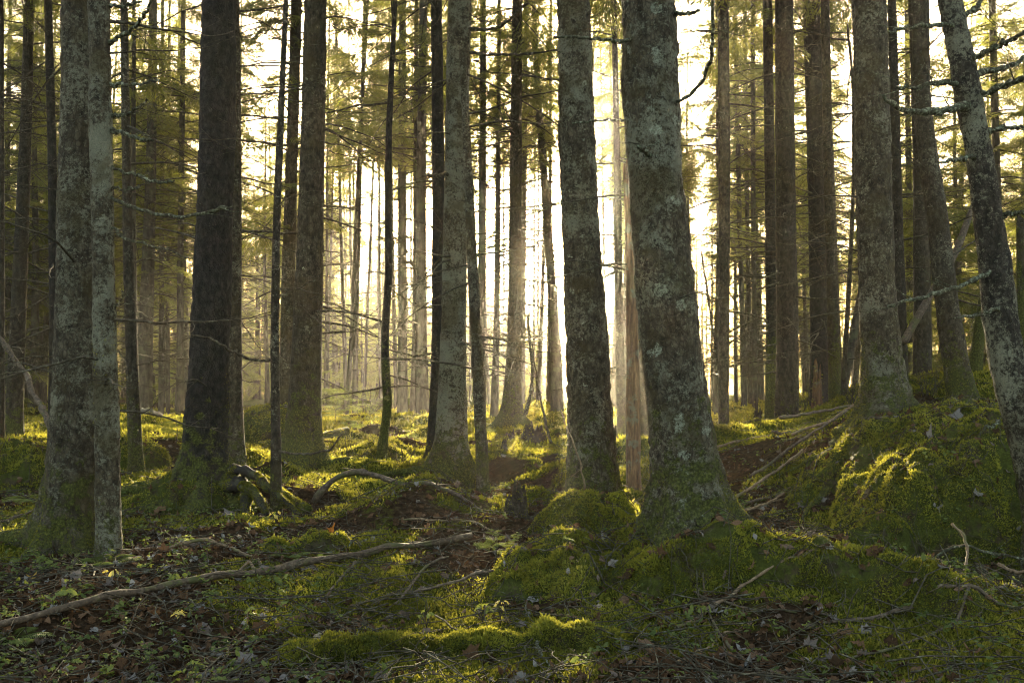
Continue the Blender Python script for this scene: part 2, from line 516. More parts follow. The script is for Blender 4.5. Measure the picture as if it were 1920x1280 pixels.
hero('V', 'grey_spruce', 'grey finely speckled trunk with mossy flared foot left of the centre', 11.8,
     [(0, 862, 44), (300, 856, 45), (500, 852, 46), (640, 850, 48), (760, 848, 54), (886, 845, 64)], lichen=.8, mossy=.35, flare=1.0, tone=0, spots=.1,
     roots=[(215, .9), (330, .5), (170, .5)], moss=800, twigs=40)
hero('W', 'peeling_dead_tree', 'leaning dead trunk with flaking pale bark right of the grey speckled trunk', 10.2,
     [(120, 868, 13), (300, 877, 16), (500, 886, 19), (640, 893, 22), (780, 900, 22), (922, 907, 25)], lichen=.7, mossy=.3, flare=.25, tone=.2, moss=150, twigs=14, dead=True)
hero('X', 'backlit_spruce', 'backlit trunk between the peeling dead trunk and the glow, thicker than the next one', 24, [(0, 906, 12), (300, 905, 14), (640, 903, 16), (782, 901, 20)], tone=.4, twigs=50)
hero('Y', 'thin_backlit_spruce', 'thin backlit trunk immediately left of the flared trunk in the glow', 24, [(0, 936, 7), (400, 934, 9), (640, 931, 12), (782, 926, 16)], tone=.4, twigs=50)
hero('Z', 'flared_spruce', 'backlit trunk with broad flared foot standing left of the sun glow', 20.5,
     [(0, 970, 19), (300, 967, 23), (500, 966, 25), (640, 965, 27), (730, 961, 33), (797, 958, 42)], lichen=.3, mossy=.4, flare=1.2, tone=.3, twigs=60, roots=[(330, .8), (210, .8)], moss=200)
hero('Z2', 'thin_backlit_spruce', 'thin trunk rising close behind the right side of the flared trunk', 30, [(0, 986, 9), (400, 982, 10), (770, 978, 13)], tone=.3, twigs=40)
hero('BA', 'leaning_backlit_tree', 'leaning trunk right in the sun glow beside the big lichen trunk at the centre', 27,
     [(0, 1001, 8), (190, 1009, 12), (300, 1018, 14), (500, 1032, 17), (640, 1042, 19), (772, 1045, 25)], tone=.3, twigs=60)
hero('BB', 'big_lichen_tree', 'big lichen-mottled trunk left of the largest trunk, rising behind a moss hump', 9.9,
     [(0, 1075, 62), (300, 1083, 67), (500, 1092, 71), (640, 1100, 77), (800, 1109, 87), (930, 1114, 96)], lichen=.62, mossy=.35, flare=.3, tone=.15, spots=.55, roots=[], moss=500, twigs=10)
hero('BC', 'pole_spruce', 'slim even pole trunk in the bright gap between the two biggest trunks', 15, [(0, 1151, 10), (300, 1157, 12), (640, 1162, 15), (832, 1166, 18)], lichen=.4, mossy=.2, tone=.4, twigs=36)
hero('BD', 'broken_dead_tree', 'broken dead trunk with reddish stripped wood tucked against the left side of the largest trunk', 9.6,
     [(330, 1173, 9), (450, 1179, 13), (560, 1184, 20), (640, 1186, 24), (800, 1187, 26), (942, 1188, 29)], lichen=.5, mossy=.2, flare=.2, tone=.2, twigs=6, dead=True, moss=80)
hero('BE', 'dark_pole_spruce', 'dark trunk half hidden between the broken dead trunk and the largest trunk', 17, [(0, 1190, 16), (400, 1202, 20), (640, 1206, 22), (832, 1209, 26)], tone=.6, twigs=20)
hero('BF', 'largest_lichen_tree', 'largest trunk with round pale lichen patches and gold-lit mossy foot right of centre', 6.05,
     [(0, 1214, 100), (200, 1222, 103), (400, 1233, 104), (600, 1251, 109), (720, 1266, 110), (800, 1277, 112), (900, 1291, 122), (1010, 1297, 150)],
     lichen=.66, mossy=.40, flare=.85, tone=.1, spots=1.0, roots=[(350, .9), (188, .45), (240, .5), (300, .5)], moss=1700, twigs=14)
hero('BG', 'pole_spruce', 'pole trunk standing alone in front of the bright sky right of the largest trunk', 16, [(0, 1356, 21), (300, 1358, 22), (640, 1358, 19), (827, 1356, 20)], lichen=.3, mossy=.3, tone=.4, twigs=60, moss=60)
hero('BH1', 'thin_hazy_spruce', 'left of three thin hazy stems between the lone pole trunk and the dark pair', 27, [(0, 1378, 8), (400, 1386, 9), (762, 1396, 11)], tone=.3, twigs=50)
hero('BH2', 'thin_hazy_spruce', 'middle of three thin hazy stems between the lone pole trunk and the dark pair', 28, [(0, 1396, 7), (400, 1401, 8), (762, 1408, 10)], tone=.3, twigs=50)
hero('BH3', 'thin_hazy_spruce', 'right of three thin hazy stems between the lone pole trunk and the dark pair', 26, [(0, 1412, 9), (400, 1412, 9), (764, 1416, 11)], tone=.3, twigs=50)
hero('BI', 'mossy_pole_spruce', 'mossy green left trunk of the close dark pair right of the bright sky', 17.5, [(0, 1439, 18), (300, 1443, 19), (640, 1447, 21), (816, 1445, 24)], lichen=.2, mossy=1.1, tone=.8, twigs=40)
hero('BJ', 'dark_grey_spruce', 'thicker grey right trunk of the close dark pair right of the bright sky', 16, [(0, 1470, 33), (300, 1472, 36), (640, 1477, 40), (818, 1474, 46)], lichen=.3, mossy=.3, tone=.8, flare=.3, twigs=60, moss=100)
hero('BK', 'charcoal_spruce', 'nearly black trunk left of the narrow mossy one, right of the close dark pair', 20, [(0, 1521, 31), (300, 1530, 32), (640, 1537, 34), (782, 1537, 38)], lichen=.1, mossy=0, tone=1, twigs=50)
hero('BL', 'narrow_mossy_spruce', 'narrow greenish trunk pressed to the right side of the nearly black trunk', 16.5, [(0, 1547, 16), (300, 1552, 18), (640, 1563, 21), (804, 1567, 27)], lichen=.35, mossy=.9, tone=.4, twigs=40, flare=.3, moss=80)
hero('BM', 'sapling', 'thin brown stem leaning right between the narrow mossy trunk and the bank-top lichen tree', 15, [(60, 1590, 4), (150, 1600, 6), (344, 1601, 7), (520, 1593, 8), (742, 1580, 10)], tone=.2, twigs=18, dead=True)
hero('BN', 'bank_lichen_tree', 'lichen-patched trunk whose mossy roots spill over the green bank at right', 9.3,
     [(0, 1630, 63), (300, 1637, 65), (500, 1643, 66), (640, 1650, 68), (720, 1657, 76), (800, 1664, 92)], lichen=.66, mossy=.42, flare=.9, tone=.2, spots=.25,
     roots=[(215, 1.5), (235, 1.0), (262, .9), (345, .9), (180, .8)], moss=2000, twigs=22)
hero('BO', 'hidden_spruce', 'dark trunk showing along the right side of the bank-top lichen tree', 14, [(0, 1672, 16), (400, 1683, 18), (738, 1694, 21)], tone=.7, mossy=.3, twigs=30)
hero('BP', 'bent_mossy_tree', 'mossy trunk bent in a slow curve behind the right bank', 13,
     [(0, 1726, 31), (200, 1728, 32), (300, 1741, 35), (400, 1757, 38), (600, 1779, 42), (700, 1795, 48), (757, 1807, 56)], lichen=.5, mossy=.45, flare=.4, tone=.4, twigs=34, moss=300)
hero('BQ', 'shaded_spruce', 'straight shaded trunk behind the bent mossy trunk on the right', 17, [(0, 1716, 24), (300, 1726, 27), (640, 1729, 31), (737, 1729, 36)], tone=.6, mossy=.3, twigs=30)
hero('BS', 'gnarled_tree', 'dark gnarled leaning tree with many bare curved branches at the right edge', 6.0,
     [(0, 1782, 43), (100, 1801, 48), (200, 1820, 48), (300, 1838, 48), (400, 1852, 52), (500, 1866, 58), (640, 1881, 62), (720, 1898, 68), (800, 1925, 78), (900, 1955, 85), (1050, 1990, 100)],
     lichen=.68, mossy=.3, flare=.3, tone=.8, spots=.15, roots=[], moss=200, twigs=12)
hero('BT', 'mossy_snag', 'green mossy broken trunk cut by the right edge of the view', 12, [(425, 1914, 15), (560, 1916, 18), (760, 1920, 24)], tone=.4, mossy=1.1, twigs=0, dead=True)
hero('BU', 'stubby_snag', 'short leaning mossy snag between the bent mossy tree and the gnarled tree', 14, [(530, 1848, 16), (600, 1839, 19), (692, 1828, 24)], tone=.4, mossy=1.0, twigs=4, dead=True)
hero('BV', 'hazy_spruce', 'hazy trunk seen above the branches of the gnarled tree at right', 24, [(0, 1860, 13), (300, 1868, 14), (700, 1878, 16)], tone=.4, twigs=50, low=1)
hero('BW', 'thin_hazy_spruce', 'thin pale trunk in the misty thicket between bank-top tree and bent mossy tree', 26, [(0, 1700, 9), (400, 1704, 11), (740, 1707, 13)], tone=.2, twigs=50, low=1)

# ------------------------------------------------------------------ terrain
ctrl = []
for k, h in H.items():
    py, px, w = h['path'][-1]
    if k not in ('BS',):
        ctrl.append(P(px, py, h['D']))
for px, py, D in [(0, 1280, 3.9), (480, 1280, 3.9), (960, 1290, 3.8), (1440, 1290, 3.85), (1920, 1280, 3.9),
                  (700, 1090, 5.6), (300, 1120, 5.2), (860, 1115, 5.7), (0, 1080, 5.7), (420, 1010, 7.1), (650, 1010, 7.2),
                  (1420, 1028, 5.7), (1560, 1060, 5.3), (1700, 1095, 5.0), (1810, 1135, 4.7), (1900, 1155, 4.6), (1300, 1110, 5.15), (1170, 1050, 5.7), (1420, 1150, 4.75), (1560, 1170, 4.65),
                  (1760, 1085, 6.3), (1450, 930, 9.0), (1600, 1010, 7.2), (1750, 770, 10.0), (1900, 780, 9.6),
                  (960, 880, 12.2), (800, 800, 20), (650, 800, 21), (620, 845, 15), (1000, 775, 27), (850, 770, 29), (600, 785, 27),
                  (330, 815, 17), (200, 830, 16), (1250, 790, 22), (1400, 770, 26), (1000, 830, 16), (1140, 850, 14), (1700, 725, 22), (1900, 720, 20), (80, 790, 21)]:
    ctrl.append(P(px, py, D))
ctrl = np.array(ctrl)


def t_base(x, y):
    z = -0.022 * np.maximum(y - 32, 0) + 0.0 * x
    near = 1 / (1 + (np.maximum(y, 0) / 60.0) ** 2)
    z = z + near * (0.10 * fbm2(x * .55, y * .55, 3, 3) + 0.055 * fbm2(x * 2.1, y * 2.1, 3, 7) + 0.018 * fbm2(x * 8, y * 8, 3, 9))
    # hummocks
    hm = np.maximum(fbm2(x * 1.1 + 9, y * 1.1 + 5, 2, 21) - .12, 0)
    return z + 0.42 * hm * near * smooth(6, 9, y)


def kern(d):
    s = 2.6
    q = math.sqrt(3) * d / s
    return (1 + q) * np.exp(-q)


_dx = np.hypot(ctrl[:, None, 0] - ctrl[None, :, 0], ctrl[:, None, 1] - ctrl[None, :, 1])
_res = ctrl[:, 2] - t_base(ctrl[:, 0], ctrl[:, 1])
_w = np.linalg.solve(kern(_dx) + np.eye(len(ctrl)) * 0.015, _res)


def ground(x, y):
    x = np.atleast_1d(np.asarray(x, float))
    y = np.atleast_1d(np.asarray(y, float))
    z = t_base(x, y)
    for i in range(0, len(x), 40000):
        d = np.hypot(x[i:i + 40000, None] - ctrl[None, :, 0], y[i:i + 40000, None] - ctrl[None, :, 1])
        z[i:i + 40000] += kern(d) @ _w
    return z


def gz(x, y):
    return float(ground([x], [y])[0])


def gnormal(x, y, e=0.04):
    zx = (ground(x + e, y) - ground(x - e, y)) / (2 * e)
    zy = (ground(x, y + e) - ground(x, y - e)) / (2 * e)
    return norm(np.stack([-zx, -zy, np.ones_like(zx)], 1))


def moss_mask(x, y):
    m = fbm2(x * .9 + 3, y * .9 + 8, 4, 33) * 1.2 + 0.35 * fbm2(x * 4, y * 4, 2, 37)
    m = m + 0.33 * smooth(9, 15, y) + 0.04
    m = m + 0.5 * np.exp(-(((x - .9) / .8) ** 2 + ((y - 5.9) / .8) ** 2))       # moss rise round the largest tree
    m = m + 0.42 * np.exp(-(((x - 1.9) / 1.1) ** 2 + ((y - 5.4) / .8) ** 2))
    m = m + 0.4 * np.exp(-((y - 4.36) / .22) ** 2) * smooth(-1.1, -.8, x) * smooth(1.1, .7, x)
    m = m + 0.22 * smooth(5.2, 4.4, y) * smooth(-.2, .4, x)
    m = m + 0.38 * np.exp(-(((x - 2.5) / .9) ** 2 + ((y - 9.6) / 1.1) ** 2))   # mossy slope below the brushwood
    m = m - 0.45 * np.exp(-(((x + 1.9) / 1.1) ** 2 + ((y - 6.9) / 1.0) ** 2))   # leaf litter before the dark tree
    m = m - 0.25 * np.exp(-(((x - .4) / 1.6) ** 2 + ((y - 9.0) / 1.2) ** 2))
    return np.clip(0.5 + m, 0, 1)


def build_ground():
    ys = [-14, -9, -6, -4, -2, -1, 0, .8, 1.5, 2.1, 2.6]
    y = 3.0
    while y < 130:
        ys.append(y)
        y += max(0.025, y * 0.0055)
    ys = np.array(ys)
    ny = len(ys)
    u = np.linspace(-1, 1, 560)
    u = np.sign(u) * (np.abs(u) * 0.72 + 0.28 * np.abs(u) ** 5)
    half = np.where(ys < 4, 8 + 0 * ys, 4.8 + 0.8 * ys)
    X = (u[None, :] * half[:, None])
    Y = np.repeat(ys[:, None], len(u), 1)
    x, yv = X.ravel(), Y.ravel()
    z = ground(x, yv)
    mb = MB()
    idx = np.arange(len(x)).reshape(ny, len(u))
    q = np.stack([idx[:-1, :-1], idx[:-1, 1:], idx[1:, 1:], idx[1:, :-1]], -1).reshape(-1, 4)
    mb.add(np.stack([x, yv, z], 1), q, 0, moss_mask(x, yv))
    # apron out to the horizon
    o = mb.build('forest_floor', M_GROUND)
    tag(o, 'dark forest floor of humus and moss under the trees', 'ground', kind='structure')
    return o


build_ground()


# ------------------------------------------------------------------ moss tufts
def tufts(mb, pts, nrm, size, blades=5, tint=None, spread=0.9, wid=0.28):
    M = len(pts)
    if M == 0:
        return
    size = np.broadcast_to(np.asarray(size, float), (M,))
    if tint is None:
        tint = rng.random(M)
    d = nrm[:, None, :] * 0.75 + rng.normal(0, spread * .55, (M, blades, 3)) + np.array([0, 0, .15])
    d = norm(d)
    L = size[:, None] * rng.uniform(.6, 1.35, (M, blades))
    side = norm(np.cross(d, rng.normal(0, 1, (M, blades, 3))))
    b = pts[:, None, :] + rng.normal(0, .28, (M, blades, 3)) * size[:, None, None] - nrm[:, None, :] * (size * .15)[:, None, None]
    w = (L * wid)[..., None]
    tip = b + d * L[..., None]
    midp = b + d * (L * .45)[..., None]
    V = np.stack([b, midp + side * w * .6, tip, midp - side * w * .6], 2).reshape(-1, 3)
    idx = np.arange(M * blades * 4).reshape(-1, 4)
    tt = np.clip(tint[:, None] + rng.normal(0, .12, (M, blades)), 0, 1)
    tt = np.repeat(tt.reshape(-1), 4)
    mb.add(V, idx, 0, tt)


def mesh_samples(V, Fq, n):
    """area-weighted random points on a quad mesh"""
    a, b, c, d = (V[Fq[:, k]] for k in range(4))
    nr = np.cross(c - a, d - b)
    ar = np.linalg.norm(nr, axis=1)
    p = ar / ar.sum()
    f = rng.choice(len(Fq), n, p=p)
    u, v = rng.random(n)[:, None], rng.random(n)[:, None]
    pt = (a[f] * (1 - u) + b[f] * u) * (1 - v) + (d[f] * (1 - u) + c[f] * u) * v
    return pt, norm(nr[f])


def tint_at(p, scale=1.6, seed=50):
    return np.clip(.5 + .75 * fbm(p * scale, 3, seed) + .25 * fbm(p * 9, 2, seed + 4), 0, 1)


# ------------------------------------------------------------------ boulders and mossy banks
BANKS = []


def surf(x, y):
    """top of the ground or of whatever bank lies on it"""
    z = ground(x, y)
    for (xs, ys, Z) in BANKS:
        fx = (np.asarray(x) - xs[0]) / (xs[1] - xs[0])
        fy = (np.asarray(y) - ys[0]) / (ys[1] - ys[0])
        ok = (fx > 0) & (fx < len(xs) - 1) & (fy > 0) & (fy < len(ys) - 1)
        ix, iy = np.clip(fx, 0, len(xs) - 1).astype(int), np.clip(fy, 0, len(ys) - 1).astype(int)
        z = np.where(ok, np.maximum(z, Z[iy, ix]), z)
    return z


def snormal(x, y, e=.05):
    zx = (surf(x + e, y) - surf(x - e, y)) / (2 * e)
    zy = (surf(x, y + e) - surf(x, y - e)) / (2 * e)
    return norm(np.stack([-zx, -zy, np.ones_like(zx)], 1))


def blob_surface(bumps, res, x0, x1, y0, y1, seed, lump=1.0, k=.09):
    xs = np.arange(x0, x1, res)
    ys = np.arange(y0, y1, res)
    X, Y = np.meshgrid(xs, ys)
    x, y = X.ravel(), Y.ravel()
    wx = x + .10 * fbm2(x * 2.2, y * 2.2, 3, seed)
    wy = y + .10 * fbm2(x * 2.2 + 40, y * 2.2, 3, seed + 1)
    acc = np.zeros_like(x)
    for (cx, cy, cz, rx, ry, rz, *rot) in bumps:
        a = R(rot[0]) if rot else 0
        dx, dy = wx - cx, wy - cy
        u = (dx * math.cos(a) + dy * math.sin(a)) / rx
        v = (-dx * math.sin(a) + dy * math.cos(a)) / ry
        s = 1 - u * u - v * v
        zz = np.where(s > 0, cz + rz * np.sqrt(np.maximum(s, 0)), cz + rz * s * 1.2)
        acc = acc + np.exp(np.clip(zz, -3, 5) / k)
    z = k * np.log(acc)
    z = z + lump * (.16 * np.abs(fbm2(x * 2.6, y * 2.6, 2, seed + 3)) - .07 + .10 * np.abs(fbm2(x * 7, y * 7, 2, seed + 4)) + .035 * fbm2(x * 17, y * 17, 3, seed + 5))
    return xs, ys, x, y, z


def bank(name, label, cat, bumps, res, ext, seed, n_tuft, size=.017, mat=M_RMOSS, k=.09, lump=1.0):
    xs, ys, x, y, z = blob_surface(bumps, res, *ext, seed, lump, k)
    g = ground(x, y)
    BANKS.append((xs, ys, z.reshape(len(ys), len(xs))))
    V = np.stack([x, y, np.maximum(z, g - .12)], 1)
    nx, ny = len(xs), len(ys)
    idx = np.arange(nx * ny).reshape(ny, nx)
    q = np.stack([idx[:-1, :-1], idx[:-1, 1:], idx[1:, 1:], idx[1:, :-1]], -1).reshape(-1, 4)
    above = (z > g - .10)
    q = q[above[q].any(1)]
    loc = np.array([x[above].mean(), y[above].mean(), g[above].mean()])
    root = empty(name, loc)
    tag(root, label, cat)
    mb = MB()
    us, inv = np.unique(q, return_inverse=True)
    Vq, q2 = V[us] - loc, inv.reshape(q.shape)
    mb.add(Vq, q2)
    mb.build('stone', mat, root)
    if n_tuft:
        p, n = mesh_samples(Vq, q2, n_tuft)
        n = n * np.sign(n[:, 2:3] + 1e-6)
        m = MB()
        t_ = np.clip(tint_at(p + loc, 3.2, 61) + .25 * fbm((p + loc) * 1.1, 2, 77) + .14, 0, 1)
        keep = fbm((p + loc) * 4.5, 3, 83) > -.25          # worn gaps between the cushions
        p, n, t_ = p[keep], n[keep], t_[keep]
        sz = size * rng.uniform(.5, 1.2, len(p)) * (1 + .7 * fbm((p + loc) * 8, 2, 91))
        tufts(m, p, n, sz, 4, t_)
        m.build('moss', M_MOSS, root, False)
    return root


# right bank under the lichen tree: roots ridge down to the left and front
def pb(px, py, D):
    q = P(px, py, D)
    return q[0], q[1], q[2]


def ridge(p0, p1, w0, w1, n=6):
    out = []
    for t in np.linspace(0, 1, n):
        a = np.array(p0) * (1 - t) + np.array(p1) * t
        w = w0 + (w1 - w0) * t
        out.append((a[0], a[1], a[2] - w * .8, w, w, w))
    return out


bb = []
bb += ridge(pb(1660, 800, 9.2), pb(1520, 925, 8.6), .34, .24, 7)
bb += ridge(pb(1690, 790, 9.1), pb(1600, 975, 7.5), .38, .24, 7)
bb += ridge(pb(1740, 790, 9.0), pb(1660, 985, 6.9), .45, .28, 7)
bb += ridge(pb(1830, 785, 9.0), pb(1740, 900, 7.3), .6, .45, 6)
bb += [(3.15, 7.25, -.25, .62, .6, .88, 20), (3.75, 7.6, -.1, .85, .75, .90), (4.3, 8.3, 0, 1.2, 1.0, .86), (3.75, 8.6, 0, .9, .8, .78), (4.9, 8.9, .1, 1.4, 1.3, .75), (3.9, 6.95, -.2, .55, .5, .72)]
bank('mossy_bank', 'large moss-cushioned bank with root ridges below the lichen tree at right', 'mossy bank', bb, .028, (1.9, 6.4, 6.0, 10.4), 5, 62000, .019)

# boulder mound in front of the two biggest trees
bb = [(.32, 5.75, -.24, .50, .42, .46), (.04, 5.55, -.26, .30, .30, .38), (.66, 5.95, -.2, .60, .45, .38), (.50, 5.35, -.28, .50, .34, .36), (.14, 6.0, -.16, .25, .25, .36), (.95, 5.6, -.3, .5, .4, .38)]
bank('mossy_boulder', 'moss-covered boulder with dark hollow at its left foot, before the largest trunk', 'boulder', bb, .022, (-.6, 1.5, 4.8, 6.8), 15, 26000, .018)
bb = [(pb(1115, 935, 7.3)[0], 7.3, -.02, .36, .30, .27), (pb(1165, 965, 7.1)[0], 7.1, -.06, .32, .26, .24), (pb(1060, 960, 7.2)[0], 7.2, 0, .26, .2, .22)]
bank('moss_hump', 'rounded moss hump at the foot of the big lichen trunk left of the largest one', 'moss mound', bb, .025, (.1, 1.4, 6.5, 7.9), 25, 9000, .02)
# long low ridge running right and forward from the largest trunk
bb = ridge(pb(1240, 1062, 5.4), pb(1420, 1058, 5.35), .36, .32, 5) + ridge(pb(1420, 1055, 5.4), pb(1600, 1085, 5.05), .32, .26, 6) + ridge(pb(1600, 1085, 5.05), pb(1790, 1140, 4.7), .26, .16, 6)
bank('moss_ridge', 'long low moss ridge running right from the foot of the largest trunk', 'moss mound', bb, .024, (.4, 2.6, 4.2, 6.1), 28, 24000, .016, lump=.8)
# others
c0 = pb(40, 870, 10)
bank('mossy_boulder', 'shaded moss-topped boulder cut by the left edge of the view', 'boulder', [(c0[0] - .15, 10.1, -.05, .62, .5, .58), (c0[0] + .12, 9.9, -.1, .4, .4, .45)], .035, (c0[0] - 1.2, c0[0] + .9, 9.2, 11), 35, 9000, .024)
c0 = pb(265, 800, 20)
bank('bare_boulder', 'pale bare boulder seen between the gold-edged slender trunk and the darkest trunk', 'boulder', [(c0[0], 20, c0[2] - .2, .52, .4, .55), (c0[0] + .25, 20.1, c0[2] - .2, .3, .3, .40)], .05, (c0[0] - 1, c0[0] + 1, 19.2, 21), 45, 0, mat=M_ROCK)
c0 = pb(500, 800, 17)
bank('mossy_boulder', 'mossy mound behind the thin sapling right of the darkest trunk', 'boulder', [(c0[0], 17, c0[2] - .2, .8, .6, .52)], .05, (c0[0] - 1.2, c0[0] + 1.2, 16, 18), 55, 5000, .035)
c0 = pb(550, 1040, 6.6)
bank('moss_cushion', 'bright moss cushion beside the long fallen stick at lower left of centre', 'moss mound', [(c0[0], 6.6, c0[2] - .08, .32, .2, .17), (c0[0] + .28, 6.65, c0[2] - .1, .26, .16, .14)], .025, (c0[0] - .6, c0[0] + .8, 6.2, 7.0), 65, 6000, .018)
c0 = pb(250, 850, 13)
bank('mossy_boulder', 'low dark moss-covered boulder behind the gold-edged slender trunk', 'boulder', [(c0[0], 13.2, c0[2] - .2, .45, .4, .38)], .04, (c0[0] - .8, c0[0] + .8, 12.5, 14), 75, 3500, .028)

ROOTMASS = True
# mound of roots left of it
c0 = pb(310, 920, 8.6)
bank('root_mound', 'mossy root mound at the left foot of the darkest trunk', 'moss mound', [(c0[0] + .2, 8.7, c0[2] - .2, .45, .3, .34), (c0[0] - .1, 8.6, c0[2] - .25, .4, .26, .26)], .025, (c0[0] - .8, c0[0] + .9, 8.1, 9.3), 95, 4500, .018)



def gp(px, py, Dmax=40.0):
    """first place where the sight line through a pixel meets the ground or a bank"""
    Ds = np.arange(3.0, Dmax, .03)
    q0, q1 = P(px, py, 1.0), P(px, py, 2.0)
    pts = q0[None] + (Ds - 1)[:, None] * (q1 - q0)[None]
    k = np.nonzero(pts[:, 2] < surf(pts[:, 0], pts[:, 1]))[0]
    return pts[k[0]] if len(k) else None


# ground moss: denser where nearer
rng = np.random.default_rng(21)
def ground_scatter(n, d0, d1, margin=1.12):
    D = np.exp(rng.uniform(np.log(d0), np.log(d1), n))
    x = rng.uniform(-.52 * margin, .52 * margin, n) * D * np.where(D < 8, 1.4, 1.05) + rng.normal(0, .2, n)
    return x, D


mb = MB()
x, y = ground_scatter(400000, 3.3, 34)
k = moss_mask(x, y) + rng.normal(0, .06, len(x)) > .57 - .05 * smooth(7, 11, y)
x, y = x[k], y[k]
z = ground(x, y)
p = np.stack([x, y, z], 1)
tufts(mb, p, gnormal(x, y), np.clip(.016 * np.maximum(1, y / 6.0), 0, .06) * rng.uniform(.7, 1.5, len(x)), 4, tint_at(p))
tag(mb.build('ground_moss', M_MOSS, None, False), 'olive green moss carpet on the forest floor', 'moss', kind='stuff')


# ------------------------------------------------------------------ leaf litter
rng = np.random.default_rng(22)
def leaf_template(kind):
    if kind == 0:      # lobed maple leaf
        ang = np.array([-90, -62, -40, -18, 2, 22, 40, 60, 78, 90, 102, 120, 140, 158, 178, 198, 220, 242]) * math.pi / 180
        r = np.array([.34, .56, .50, .78, .60, .70, .92, .68, .78, 1.05, .78, .68, .92, .70, .60, .78, .50, .56])
    else:              # oval birch / beech leaf
        ang = np.linspace(0, 2 * np.pi, 12, endpoint=False) - np.pi / 2
        r = np.array([.9, .62, .50, .46, .50, .66, 1.05, .66, .50, .46, .50, .62])
    return np.stack([np.cos(ang) * r, np.sin(ang) * r], 1)


LT = [leaf_template(0), leaf_template(1)]


def leaves(mb, pts, nrm, size, tint, kind, curl=.5):
    T = LT[kind]
    n = len(T)
    M = len(pts)
    if M == 0:
        return
    a = norm(np.cross(nrm, rng.normal(0, 1, (M, 3))))
    b = np.cross(nrm, a)
    cu = rng.normal(0, curl, (M, 1))
    cv = rng.normal(0, curl, (M, 1))
    h = cu * T[None, :, 0] ** 2 + cv * T[None, :, 1] ** 2 + rng.normal(0, .12, (M, n)) + np.abs(rng.normal(0, .1, (M, 1)))
    s = size[:, None, None]
    V = pts[:, None, :] + s * (T[None, :, 0:1] * a[:, None, :] + T[None, :, 1:2] * b[:, None, :] + h[..., None] * nrm[:, None, :])
    C = pts + nrm * (size * .06)[:, None]
    Vall = np.concatenate([V, C[:, None, :]], 1).reshape(-1, 3)
    base = np.arange(M)[:, None] * (n + 1)
    i = np.arange(n)
    tri = np.stack([np.broadcast_to(base + i, (M, n)), np.broadcast_to(base + (i + 1) % n, (M, n)), np.broadcast_to(base + n, (M, n))], -1).reshape(-1, 3)
    mb.add(Vall, tri, 0, np.repeat(tint, n + 1))


mb = MB()
for kind, N in ((0, 9000), (1, 26000)):
    x, y = ground_scatter(N, 3.5, 24)
    keep = (moss_mask(x, y) + rng.normal(0, .20, N) < np.where(y > 9, .50, .60))
    on = surf(x, y) > ground(x, y) + .02
    keep = np.where(on, rng.random(N) < .38, keep)
    x, y = x[keep], y[keep]
    z = surf(x, y) + np.where(surf(x, y) > ground(x, y) + .02, .024, .012)
    n_ = norm(snormal(x, y) + rng.normal(0, .40, (len(x), 3)))
    tn = rng.choice([.1, .3, .45, .6, .74, .86], len(x), p=[.25, .25, .2, .14, .10, .06]) + rng.normal(0, .04, len(x))
    s = rng.uniform(.024, .052, len(x)) if kind == 0 else rng.uniform(.014, .034, len(x))
    leaves(mb, np.stack([x, y, z], 1), n_, s, np.clip(tn, 0, .93), kind)
tag(mb.build('leaf_litter', M_LITTER, None, False), 'brown and grey fallen leaves littering the forest floor', 'leaf litter', kind='stuff')

# fine needle / twig crumbs
mb = MB()
N = 9500
x, y = ground_scatter(N, 3.4, 22)
L = rng.uniform(.04, .26, N) * rng.choice([1, 2.2, 4.0], N, p=[.84, .12, .04])
az = rng.uniform(0, 2 * np.pi, N)
t = np.linspace(-.5, .5, 5)
px_ = x[:, None] + np.cos(az)[:, None] * L[:, None] * t + rng.normal(0, .012, (N, 5))
py_ = y[:, None] + np.sin(az)[:, None] * L[:, None] * t + rng.normal(0, .012, (N, 5))
pz_ = surf(px_.ravel(), py_.ravel()).reshape(N, 5) + .016 + rng.uniform(0, .05, (N, 1)) * (1 + 2 * t * rng.choice([-1, 1], (N, 1)))
rr = (rng.uniform(.0012, .0036, N) * (1 + .8 * np.minimum(L, .8)))[:, None] * np.array([1, .95, .85, .7, .5])
tubes(mb, np.stack([px_, py_, pz_], 2), rr, 3, cap=False)
tag(mb.build('twig_litter', M_TWIG, None), 'fine dead twigs and needles scattered over the forest floor', 'twig litter', kind='stuff')

# low herbs: sprigs of small green leaves
mb = MB()
N = 2900
x, y = ground_scatter(N, 3.5, 13)
w = fbm2(x * 1.3, y * 1.3, 3, 71) + .40 * smooth(-.4, -1.2, x / y * 4) + .1 * smooth(6, 4.2, y)
k = w + rng.normal(0, .15, N) > .22
x, y = x[k], y[k]
z = surf(x, y)
M_ = len(x)
for j in range(6):
    r = rng.uniform(.008, .04, M_)
    an = rng.uniform(0, 6.28, M_)
    hgt = rng.uniform(.012, .07, M_)
    pp = np.stack([x + r * np.cos(an), y + r * np.sin(an), z + hgt], 1)
    nn = norm(np.stack([np.cos(an) * .35, np.sin(an) * .35, np.ones(M_)], 1) + rng.normal(0, .22, (M_, 3)))
    tnt = np.clip(.35 + .35 * fbm2(x * 2, y * 2, 2, 5) + rng.normal(0, .2, M_), 0, 1)
    leaves(mb, pp, nn, rng.uniform(.009, .026, M_), tnt, 1, .3)
tag(mb.build('herb_cover', M_HERB, None, False), 'small green herb leaves covering the forest floor', 'ground plants', kind='stuff')


